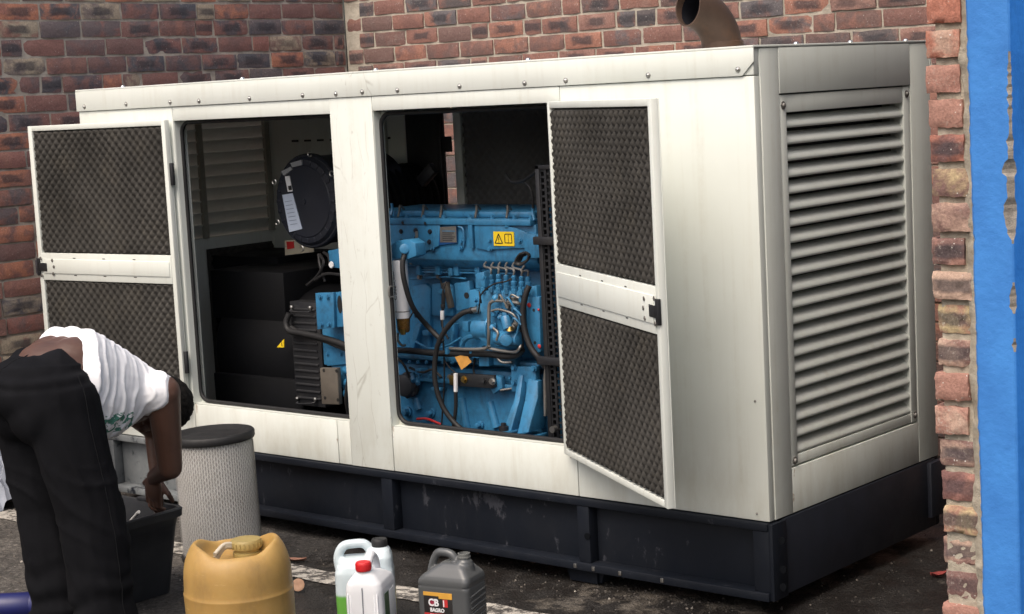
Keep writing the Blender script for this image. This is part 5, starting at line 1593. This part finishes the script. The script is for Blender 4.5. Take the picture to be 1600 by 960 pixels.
tag(link('rag', me, plain('grey_rag', (0.06, 0.06, 0.065), 0.9, kind='Object')), 'crumpled dark grey rag lying in the black bin', 'rag')
m = M(); m.box(*[v for ab in ((inbin(0.05, 0, 0)[0], inbin(0.15, 0, 0)[0]), (inbin(0, -0.14, 0)[1], inbin(0, -0.05, 0)[1])) for v in ab], 0.016, 0.22)
tag(m.build('cardboard_box', plain('brown_card', (0.16, 0.105, 0.06), 0.85), bevel=0.003), 'small brown box inside the black bin beside the rod', 'box')

# ------------------------------------------------------------------ yellow drum
DC = (-0.958, -1.352, 0.0)
DR = empty('plastic_drum', DC, 'old yellow plastic drum with moulded handles and a screw cap', 'drum')
vs, fs = [], []
nseg = 72
RD, ZT = 0.157, 0.435
view = math.atan2(-4.64 + 1.352, 2.975 + 0.958)
prof = [(0.120, 0.0, 0), (0.148, 0.004, 0), (RD - 0.002, 0.02, 0), (RD, 0.05, 0), (RD, 0.18, 0), (RD + 0.001, 0.290, 0), (RD + 0.0025, 0.298, 0), (RD + 0.0025, 0.301, 0), (RD - 0.001, 0.306, 0), (RD - 0.001, 0.350, 0.0), (RD - 0.005, 0.380, 0.1), (RD - 0.014, 0.404, 0.35), (RD - 0.028, 0.418, 0.8), (RD - 0.038, 0.4215, 1.0), (RD - 0.047, 0.418, 1.0), (RD - 0.056, 0.404, 0.7), (RD - 0.064, 0.390, 0.15), (0.05, 0.384, 0), (0.0, 0.384, 0)]
for r, z, w in prof:
    for k_ in range(nseg):
        t = 2 * pi * k_ / nseg
        s = abs(cos(t - view - pi / 2))
        hump = max(0.0, (s - 0.45) / 0.55)
        hump = hump * hump * (3 - 2 * hump)
        zz2 = z + w * 0.026 * hump
        rr = r + 0.0018 * noise.noise(Vector((cos(t) * 2, sin(t) * 2, z * 7)))
        vs.append((rr * cos(t), rr * sin(t), zz2))
mp = len(prof)
fs = [(i * nseg + k_, i * nseg + (k_ + 1) % nseg, (i + 1) * nseg + (k_ + 1) % nseg, (i + 1) * nseg + k_) for i in range(mp - 1) for k_ in range(nseg)]
fs.append(tuple(reversed(range(nseg))))
m = M(); m.add([(x + DC[0], y + DC[1], z) for x, y, z in vs], fs)
body = m.build('body', MDRUM, DR, smooth=70)
sm = body.modifiers.new('round', 'SUBSURF'); sm.levels = 1; sm.render_levels = 1
bk_ = Vector((-cos(view), -sin(view), 0)); rt_ = Vector((-sin(view), cos(view), 0))
cc = Vector(DC) + bk_ * 0.045 + rt_ * 0.030 + Vector((0, 0, -0.012))
m = M(); m.lathe([(0.040, 0.39), (0.041, 0.408), (0.036, 0.410), (0.036, 0.418), (0.044, 0.420), (0.0455, 0.426), (0.0455, 0.440), (0.042, 0.446), (0.0, 0.447)], cc, (0, 0, 1), 36); CAP = m.build('cap', plain('olive_cap_plastic', (0.33, 0.25, 0.09), 0.5, var=0.3, scale=12), DR, smooth=40)
for q in range(22):
    t = 2 * pi * q / 22
    m = M(); m.bar(cc + Vector((cos(t) * 0.046, sin(t) * 0.046, 0.427)), cc + Vector((cos(t) * 0.046, sin(t) * 0.046, 0.440)), 0.004, 0.003, up=(cos(t), sin(t), 0)); m.build('grip_rib', CAP.data.materials[0], CAP)
m = M()
for dz in (0.0, 0.008, -0.008):
    pa = cc + rt_ * (-0.040) + Vector((0, 0, 0.432 + dz * 0.6)) - bk_ * 0.01
    m.tube(crom([pa, pa + rt_ * -0.025 + Vector((0, 0, 0.004)) - bk_ * 0.02, pa + rt_ * -0.052 - bk_ * (0.05 + dz) + Vector((0, 0, -0.020 + dz))], 6), 0.0065, 7)
m.build('strap', plain('dirty_white_strap', (0.55, 0.49, 0.38), 0.7, var=0.3, scale=30), DR, smooth=70)

# ------------------------------------------------------------------ plastic jugs
def jug(name, place, rz, label, cat, mt, shape, voxel=0.0035, it=5):
    root = empty(name, place, label, cat, rz=rz)
    m = M()
    shape(m)
    me = fuse(m, voxel, it)
    link('body', me, mt, root)
    return root
def part(m, name, mt, root, **kw):
    return m.build(name, mt, root, base=(0, 0, 0), **kw)

# white oil bottle with red cap: narrow seam side toward the camera
def s_red(m):
    rings = []
    for z, hx, hy, cx in ((0.0, 0.052, 0.086, 0), (0.004, 0.058, 0.092, 0), (0.10, 0.0585, 0.093, 0), (0.185, 0.058, 0.092, 0), (0.205, 0.054, 0.085, 0), (0.222, 0.042, 0.066, -0.0), (0.238, 0.028, 0.042, 0), (0.244, 0.022, 0.030, 0)):
        rings.append([p + Vector((0, (-0.092 + hy) * (0.75 if z > 0.19 else 0), 0)) for p in rrect(cx, 0, hx, hy, 0.026, z, 6)])
    m.loft(rings)
    m.lathe([(0.019, 0.232), (0.019, 0.262)], (0, -0.062, 0), (0, 0, 1), 20)
    # handle arm running from the neck back over the shoulder
    m.tube(crom([(0, -0.030, 0.242), (0.0, 0.0, 0.268), (0, 0.035, 0.268), (0, 0.066, 0.240), (0, 0.078, 0.195)], 7), 0.0150, 12)
vr = math.atan2(2.975 + 0.97, 4.64 - 0.83)     # turn so that local -y looks at the camera
RB = jug('oil_bottle', (-0.958, -0.822, 0.0), vr - radians(17), 'white oil bottle with a red screw cap', 'bottle', MWPL, s_red)
RB.scale = (1.03, 1.0, 0.985)
m = M(); m.lathe([(0.0225, 0.246), (0.0235, 0.249), (0.0235, 0.270), (0.021, 0.274), (0.0, 0.2745)], (0, -0.062, 0), (0, 0, 1), 28); RC = part(m, 'cap', MRED, RB, smooth=40)
for q in range(26):
    t = 2 * pi * q / 26
    m = M(); m.bar((cos(t) * 0.0236, -0.062 + sin(t) * 0.0236, 0.251), (cos(t) * 0.0236, -0.062 + sin(t) * 0.0236, 0.268), 0.0026, 0.0016, up=(cos(t), sin(t), 0)); part(m, 'grip_rib', MRED, RC)
m = M(); m.box(-0.0016, 0.0016, -0.0945, -0.088, 0.01, 0.195); m.bar((0, -0.0915, 0.193), (0, -0.0735, 0.226), 0.0032, 0.003); part(m, 'mould_seam', plain('seam_shadow', (0.22, 0.235, 0.27), 0.5), RB)
for x_ in (-0.047, -0.038, 0.036, 0.045):
    m = M(); m.tube([(x_, -0.0905, 0.02), (x_, -0.0905, 0.17), (x_ * 0.98, -0.086, 0.178)], 0.0028, 7); part(m, 'moulded_rib', MWPL, RB, smooth=70)
# label wraps the broad right-hand side
lab = plain('green_label', (0.022, 0.085, 0.030), 0.4)
m = M(); m.box(0.0575, 0.0596, -0.055, 0.06, 0.03, 0.165); LBL = part(m, 'label', MWHT, RB, bevel=0.0005)
m = M(); m.box(0.0592, 0.0602, -0.058, -0.012, 0.072, 0.168); part(m, 'label_green', lab, LBL)
m = M(); m.box(0.0592, 0.0603, -0.054, 0.056, 0.028, 0.070); part(m, 'label_red', MREDP, LBL)
# milky jug with green coolant behind it
def s_jug(m):
    rings = []
    for z, hx, hy in ((0.0, 0.088, 0.058), (0.005, 0.096, 0.066), (0.12, 0.097, 0.067), (0.205, 0.096, 0.066), (0.228, 0.088, 0.060)):
        rings.append(rrect(0, 0, hx, hy, 0.03, z, 6))
    m.loft(rings)
    # right shoulder up to the neck
    rings = [rrect(0.045, 0, 0.050, 0.062, 0.03, 0.20, 6), rrect(0.047, 0, 0.046, 0.056, 0.03, 0.252, 6), rrect(0.050, 0, 0.036, 0.042, 0.025, 0.275, 6), rrect(0.052, 0, 0.026, 0.028, 0.024, 0.284, 6)]
    m.loft(rings)
    m.lathe([(0.0215, 0.27), (0.0215, 0.300)], (0.054, 0, 0), (0, 0, 1), 20)
    m.loft([rrect(-.028, 0, .062, .052, .03, .20, 6), rrect(-.026, 0, .058, .044, .028, .238, 6), rrect(-.024, 0, .050, .034, .024, .254, 6)])
    # handle bridge
    m.tube(crom([(-0.078, 0, 0.19), (-0.084, 0, 0.250), (-0.066, 0, 0.290), (-0.030, 0, 0.298), (0.006, 0, 0.294), (0.03, 0, 0.262)], 7), 0.0165, 12)
JG = jug('coolant_jug', (-1.085, -0.720, 0.0), vr - radians(4), 'milky white jug part filled with green coolant, black cap', 'jug', MJUG, s_jug)
JG.scale = (0.98, 0.93, 0.915)
m = M(); m.lathe([(0.026, 0.284), (0.027, 0.288), (0.027, 0.306), (0.024, 0.311), (0.0, 0.312)], (0.054, 0, 0), (0, 0, 1), 28); part(m, 'cap', MRUB, JG, smooth=40)

# grey oil jug with a dark label
def s_grey(m):
    rings = []
    for z, hx, hy in ((0.0, 0.098, 0.068), (0.006, 0.106, 0.076), (0.10, 0.107, 0.077), (0.185, 0.107, 0.077), (0.189, 0.104, 0.074), (0.193, 0.107, 0.077), (0.208, 0.106, 0.076), (0.222, 0.098, 0.070), (0.248, 0.066, 0.050), (0.262, 0.045, 0.035)):
        cx = 0.02 * max(0, (z - 0.2) / 0.06)
        rings.append(rrect(cx, 0, hx, hy, 0.022, z, 6))
    m.loft(rings)
    m.lathe([(0.040, 0.225), (0.034, 0.255), (0.030, 0.262), (0.030, 0.268), (0.023, 0.270), (0.023, 0.283)], (0.058, 0.0, 0), (0, 0, 1), 24)
    m.tube(crom([(-0.088, 0, 0.19), (-0.080, 0, 0.235), (-0.056, 0, 0.282), (-0.025, 0, 0.290), (0.010, 0, 0.282), (0.030, 0, 0.252), (0.035, 0, 0.23)], 7), 0.0145, 12)
GJ = jug('oil_jug', (-0.760, -0.660, 0.0), vr - radians(33), 'grey open oil jug with a black and red label', 'jug', MGRY, s_grey)
GJ.scale = (0.86, 0.86, 0.93)
m = M(); m.lathe([(0.019, 0.278), (0.0245, 0.278), (0.0245, 0.282), (0.0225, 0.283), (0.0225, 0.293), (0.0185, 0.294), (0.0175, 0.27)], (0.058, 0, 0), (0, 0, 1), 24, False); part(m, 'neck', plain('scuffed_grey_plastic', (0.14, 0.145, 0.14), 0.45), GJ, smooth=40)
m = M(); m.lathe([(0.0, 0.0), (0.018, 0.0)], (0.058, 0, 0.279), (0, 0, 1), 20, False); part(m, 'neck_opening', MPRT, GJ)
for q in range(7):
    z = 0.035 + q * 0.02
    m = M(); m.tube([(0.1065, -0.055, z), (0.1085, -0.03, z + 0.005), (0.1085, 0.03, z + 0.010), (0.1065, 0.055, z + 0.012)], 0.0035, 7); part(m, 'grip_rib', MGRY, GJ, smooth=70)
YL = -0.0775
m = M(); m.box(-0.075, 0.042, YL - 0.0012, YL + 0.002, 0.02, 0.160); GL = part(m, 'label', plain('black_label', (0.018, 0.016, 0.016), 0.35), GJ, bevel=0.0005)
m = M(); m.box(-0.076, 0.043, YL - 0.002, YL + 0.001, 0.158, 0.170); m.box(-0.012, 0.043, YL - 0.0021, YL + 0.001, 0.150, 0.158); part(m, 'label_band', plain('orange_label', (0.72, 0.38, 0.06), 0.4), GL)
m = M(); m.box(-0.075, 0.010, YL - 0.0020, YL, 0.082, 0.098); m.box(0.004, 0.024, YL - 0.0020, YL, 0.122, 0.148); part(m, 'label_red', MREDP, GL)
m = M(); m.box(-0.052, -0.030, YL - 0.0019, YL, 0.122, 0.147); part(m, 'logo_red', plain('maroon_print', (0.30, 0.02, 0.05), 0.4), GL)
def lettering(s, size, x, z, bold=0.0006, mt=MWHT):
    t = text_mesh(s, size, bold, align='LEFT')
    t.transform(Matrix.Translation((x, YL - 0.0026, z)) @ Matrix.Rotation(radians(90), 4, 'X'))
    return link('lettering', t, mt, GL)
lettering('CB', 0.034, -0.056, 0.134, 0.0012)
lettering('I', 0.032, 0.004, 0.133, 0.0006)
lettering('BAGRO', 0.0175, -0.050, 0.109, 0.0008)
lettering('ENGINE OIL', 0.0130, -0.050, 0.090, 0.0004)
for q, (x_, w_) in enumerate(((-0.056, 0.05), (-0.050, 0.035))):
    m = M(); m.box(x_, x_ + w_, YL - 0.0021, YL, 0.062 - q * 0.012, 0.068 - q * 0.012); part(m, 'label_line', MWHT, GL)

# ------------------------------------------------------------------ small litter
def leaf(loc, L, W, rz, col, label, curl=0.012):
    vs = []
    for i in range(7):
        t = i / 6
        w = W * sin(pi * (0.08 + 0.9 * t)) ** 0.8
        for s in (-1, 0, 1):
            vs.append((L * (t - 0.5), s * w / 2, 0.004 + curl * (abs(s) * 0.8 + (t - 0.5) ** 2 * 2) + 0.003 * noise.noise(Vector((t * 4, s, L * 90)))))
    m = M(); m.add(vs, [(i * 3 + s, i * 3 + s + 1, i * 3 + s + 4, i * 3 + s + 3) for i in range(6) for s in range(2)])
    me = m.mesh('leaf', smooth=80); me.materials.append(plain('dry_leaf', col, 0.8, kind='Object', scale=30))
    o = bpy.data.objects.new('fallen_leaf', me); COL.objects.link(o); o.location = loc; o.rotation_euler = (0, 0, rz)
    return tag(o, label, 'leaf')
leaf((-1.881, -0.296, 0), 0.075, 0.030, 0.5, (0.26, 0.13, 0.09), 'brownish pink leaf lying beside the yellow drum')
leaf((0.224, 0.677, 0), 0.06, 0.035, 1.0, (0.30, 0.05, 0.045), 'red leaf on dark asphalt beside the broken brick edge')
p = (-1.574, -0.57, 0.02)
m = M(); m.lathe([(0.004, 0), (0.018, 0.002), (0.022, 0.003), (0.022, 0.008), (0.016, 0.009), (0.006, 0.006)], (p[0], p[1], 0.026), (0.55, -0.75, 0.35), 22)
tag(m.build('bottle_seal', plain('tan_card_disc', (0.42, 0.25, 0.16), 0.7, scale=40), smooth=30), 'small round tan disc leaning beside the yellow drum', 'disc')
# dark blue bottle lying at the lower left
p = Vector((-2.196, -1.304, 0.045))
d = Vector((0.76, 0.65, 0)).normalized()
m = M(); m.lathe([(0.040, -0.16), (0.046, -0.15), (0.046, 0.055), (0.043, 0.06), (0.043, 0.064), (0.046, 0.068), (0.046, 0.10), (0.030, 0.125), (0.018, 0.13), (0.018, 0.15)], (p.x, p.y, 0.046), d, 28)
BB2 = m.build('blue_bottle', plain('dark_blue_plastic', (0.012, 0.016, 0.11), 0.35, kind='Object'), smooth=40)
tag(BB2, 'dark blue container lying on the asphalt by the trouser leg', 'bottle')
# crumpled clear-grey sheet by the left wall
vs = []
nn = 22
c0 = Vector((-3.788, -0.322, 0))
for j in range(nn):
    for i in range(nn):
        x, y = (i / (nn - 1) - 0.5), (j / (nn - 1) - 0.5)
        h = 0.17 * max(0, 1 - (x * x + y * y) * 3.4) ** 0.6
        q = Vector((x * 7, y * 7, 1.7))
        h *= 0.75 + 0.9 * abs(noise.noise(q)) + 0.5 * abs(noise.noise(q * 2.3))
        vs.append((c0.x - 0.05 + x * 0.36 + 0.02 * noise.noise(q * 1.3), c0.y + 0.02 + y * 0.36 + 0.02 * noise.noise(q * 1.7), 0.006 + h))
m = M(); m.add(vs, [(j * nn + i, j * nn + i + 1, (j + 1) * nn + i + 1, (j + 1) * nn + i) for j in range(nn - 1) for i in range(nn - 1)])
tag(m.build('plastic_sheet', plain('grey_plastic_film', (0.36, 0.39, 0.45), 0.25, var=0.4, scale=12), smooth=35), 'crumpled grey plastic sheet on the ground at the left edge', 'plastic sheet')

# ------------------------------------------------------------------ person bending into the bin
PO = (-1.75, -1.42, 0.0)
PER = empty('person', PO, 'person in a white shirt and black trousers bending over the black bin', 'person')
V = Vector
hipL, hipR = V((-.085, 0, .84)), V((.09, 0, .84))
kneeL, kneeR = V((-.055, .045, .46)), V((.150, .035, .46))
ankL, ankR = V((-.015, .035, .09)), V((.185, .035, .09))
pel = V((0, -.015, .855))
low = V((0, .10, .890))
chest = V((-.02, .26, .800))
shR, shL = V((.140, .355, .785)), V((-.20, .365, .785))
neck = V((-.04, .41, .765))
head = V((-.055, .500, .705))
elR, wrR = V((.085, .405, .522)), V((-.095, .475, .458))
elL, wrL = V((-.245, .610, .585)), V((-.215, .580, .430))
m = M()
capsule(m, hipL, kneeL, .078, .054); capsule(m, hipR, kneeR, .078, .054)
capsule(m, kneeL, ankL, .052, .036); capsule(m, kneeR, ankR, .052, .036)
for s, ank in ((-1, ankL), (1, ankR)):
    capsule(m, ank + V((0, -.03, -.055)), ank + V((s * .012, .15, -.062)), .032, .026)
ellipsoid(m, pel, (.150, .115, .105))
rt = Matrix.Rotation(radians(-70), 3, 'X')
ellipsoid(m, (pel + low) / 2 + V((0, 0, .012)), (.155, .125, .108))
for sx_ in (-.055, 0, .055):
    ellipsoid(m, low + V((sx_, .015, .0)), (.096, .14, .106), Matrix.Rotation(radians(-20), 3, 'X'))
ellipsoid(m, chest + V((0, 0, -.02)), (.150, .165, .095), Matrix.Rotation(radians(-22), 3, 'X'))
capsule(m, shL, shR, .058, .058)
capsule(m, (shL + shR) / 2 + V((-.01, .02, -.045)), head, .052, .050)
# head: skull, jaw, nose, ears, looking down into the bin
hr = Matrix.Rotation(radians(-125), 3, 'X')
def hp(x, y, z): return head + hr @ V((x, y, z))
ellipsoid(m, head, (.074, .092, .100), hr)
ellipsoid(m, hp(0, .030, -.065), (.052, .058, .050), hr)
capsule(m, hp(0, .088, -.005), hp(0, .106, -.035), .009, .014)
ellipsoid(m, hp(0, .088, -.062), (.024, .014, .008), hr)
ellipsoid(m, hp(0, .088, -.076), (.020, .013, .008), hr)
for s in (-1, 1):
    ellipsoid(m, hp(s * .076, -.004, -.015), (.010, .020, .032), hr)
    ellipsoid(m, hp(s * .030, .078, .004), (.016, .010, .010), hr)
# arms
for s, sh, el, wr in ((1, shR, elR, wrR), (-1, shL, elL, wrL)):
    capsule(m, sh, el, .057, .040)
    capsule(m, el, wr, .0395, .026)
# hands: palm, four bent fingers, thumb
for s, el, wr in ((1, elR, wrR), (-1, elL, wrL)):
    f = V((-.35 if s > 0 else -.1, .12 if s > 0 else -.12, -.92)).normalized()
    side = f.cross(V((0, 1, 0.2))).normalized()
    nrm = side.cross(f).normalized()
    pc = wr + f * .045
    R3 = Matrix((side, nrm, f)).transposed()
    ellipsoid(m, pc, (.040, .017, .050), R3)
    for i_, (o_, l_) in enumerate(((-.030, .062), (-.010, .074), (.011, .070), (.030, .054))):
        b0 = wr + f * .085 + side * o_
        b1 = b0 + f * l_ * .45 + nrm * .006
        b2 = b1 + (f * .7 + nrm * .7) * l_ * .32
        b3 = b2 + (f * .3 + nrm * .9) * l_ * .26
        capsule(m, b0 - f * .02, b1, .0092, .0086, 8); capsule(m, b1, b2, .0086, .0080, 8); capsule(m, b2, b3, .0080, .0070, 8)
    t0 = wr + f * .03 - side * .030 * s
    t1 = t0 + (f * .7 - side * .7 * s + nrm * .3).normalized() * .038
    t2 = t1 + (f * .8 - side * .1 * s + nrm * .6).normalized() * .032
    capsule(m, t0, t1, .0125, .0105, 8); capsule(m, t1, t2, .0105, .0085, 8)
body = fuse(m, 0.0052, 4)
link('body', body, MSKIN, PER)
# eyes are shut in shade under the head; brows and hair
m = M()
ellipsoid(m, hp(0, -.012, .012), (.083, .094, .102), hr)
ellipsoid(m, hp(0, -.045, -.035), (.070, .055, .070), hr)
capsule(m, head + V((.01, -.03, .03)), neck + V((.01, .0, .03)), .062, .056)
hm = fuse(m, 0.006, 2)
displace(hm, lambda c, n_: 0.004 * noise.noise(c * 60) + 0.003 * noise.noise(c * 140) - (0.03 if (hr.inverted() @ (c - head)).y > 0.055 and (hr.inverted() @ (c - head)).z < 0.055 else 0))
link('hair', hm, MHAIR, PER)
for s in (-1, 1):
    m = M(); ellipsoid(m, hp(s * .030, .084, .006), (.011, .008, .006), hr, 8)
    part(m, 'eye', plain('eye_white', (0.5, 0.48, 0.45), 0.3), PER, smooth=80)
# trousers: loose, elastic waist, pooled at the hem
m = M()
ellipsoid(m, pel + V((0, -.02, -.01)), (.186, .150, .113))
ellipsoid(m, pel + V((-.06, -.06, -.055)), (.120, .085, .12)); ellipsoid(m, pel + V((.06, -.06, -.055)), (.120, .085, .12))
for sx_ in (-.065, .065):
    ellipsoid(m, pel + V((0, .03, .0)), (.112, .100, .119))
    ellipsoid(m, pel + V((sx_, .03, .0)), (.112, .100, .118))
for s, hp_, kn, an in ((-1, hipL, kneeL, ankL), (1, hipR, kneeR, ankR)):
    capsule(m, hp_ + V((s * .012, -.01, -.03)), kn + V((s * .012, -.01, 0)), .122, .104)
    capsule(m, kn + V((s * .012, -.01, 0)), an + V((s * .01, -.015, .03)), .104, .098)
    ellipsoid(m, an + V((s * .01, -.02, .005)), (.108, .112, .05))
tr = fuse(m, 0.009, 6)
def tf(c, n_):
    q = c
    d = 0.012 * noise.noise(V((q.x * 8, q.y * 8, q.z * 2.2 + 3)))
    # long drape folds falling from the seat, diagonal drag lines at the knee, pooled hem
    a1 = (q.x * 30 + q.y * 22 + 2.2 * noise.noise(V((q.x * 5, q.y * 5, q.z * 4))) + q.z * 7)
    d += 0.010 * (1 - abs(sin(a1))) ** 2 * max(0, 0.4 + noise.noise(q * 4.5))
    a2 = q.z * 34 + q.x * 26 + 3.0 * noise.noise(q * 6)
    d += 0.008 * (1 - abs(sin(a2))) ** 2 * max(0, 1 - abs(q.z - 0.50) / 0.16)
    if q.z < 0.34:
        d += 0.012 * (0.34 - q.z) / 0.34 * sin(q.z * 62 + 4 * noise.noise(q * 7))
    if q.z > 0.86:
        d += 0.0035 * sin(q.z * 150 + 2 * noise.noise(q * 9)) * (q.z < 0.93)
    return d
displace(tr, tf)
TRO = link('trousers', tr, MTRS, PER)
# stitched seams, pocket mouth and waistband laid on the cloth
from mathutils.bvhtree import BVHTree
bv = BVHTree.FromPolygons([v_.co.copy() for v_ in tr.vertices], [tuple(p_.vertices) for p_ in tr.polygons])
MSEAM = plain('black_seam', (0.011, 0.0115, 0.013), 0.85, spec=0.15, kind='Object')
def seam(name, pts, r):
    out = []
    for q in crom(pts, 10):
        hit = bv.find_nearest(q)
        out.append(hit[0] + hit[1] * r * 0.35)
    m = M(); m.tube(out, r, 6)
    m.build(name, MSEAM, PER, base=(0, 0, 0), smooth=80)
seam('side_seam', [V((.20, .0, .92)), V((.22, .0, .75)), V((.24, .02, .55)), V((.28, .03, .35)), V((.30, .03, .12))], .0014)
seam('seat_seam', [V((0, -.05, 1.0)), V((0, -.16, .92)), V((0, -.19, .84)), V((.0, -.16, .74))], .0016)
# shirt: hangs off the back, open at the waist, short sleeve
m = M()
rot_t = Matrix.Rotation(radians(-22), 3, 'X')
for i_ in range(13):
    t = i_ / 12
    tp, bt = 1.036 - .158 * t, .702 - .068 * sin(pi * min(1, .15 + t * .85))
    for sx_ in (-.068, .068):
        ellipsoid(m, V((-.028 * t, .072 + .268 * t, (tp + bt) / 2 + .004)), (.12, .06, (tp - bt) / 2), rot_t)
        ellipsoid(m, V((-.028 * t + sx_ * (1 - .3 * t), .072 + .268 * t, (tp + bt) / 2)), (.120, .06, (tp - bt) / 2), rot_t)
capsule(m, shL + V((.05, -.01, .004)), shR + V((-.05, -.01, .004)), .074, .074)
ellipsoid(m, (shL + shR) / 2 + V((0, .01, .0)), (.15, .075, .082))
capsule(m, shR + V((-.05, -.02, .0)), shR + V((-.014, -.012, .004)), .078, .070)
capsule(m, shL + V((.05, -.02, .0)), shL + V((.014, -.012, .004)), .078, .070)
shm = fuse(m, 0.0052, 5)
def sf(c, n_):
    # folds sweep from the shoulder round the ribs
    w = noise.noise(c * 7) * 1.6 + noise.noise(c * 17) * 0.7
    u = c.y * 62 - (c.z - .85) * 26 + w * 1.5
    ridge = (1 - abs(sin(u))) ** 2
    keep = 0.35 + 0.9 * max(0, noise.noise(V((c.x * 6, c.y * 12, c.z * 5)) + V((3, 0, 0))) + 0.35)
    d = 0.0095 * ridge * keep - 0.003 + 0.005 * noise.noise(V((c.x * 9, c.y * 14, c.z * 9)))
    return d
displace(shm, sf)
link('shirt', shm, MSHRT, PER)

print('objects', len(bpy.data.objects), 'tris', sum(len(o.data.loop_triangles) or sum(len(p.vertices) - 2 for p in o.data.polygons) for o in bpy.data.objects if o.type == 'MESH'))
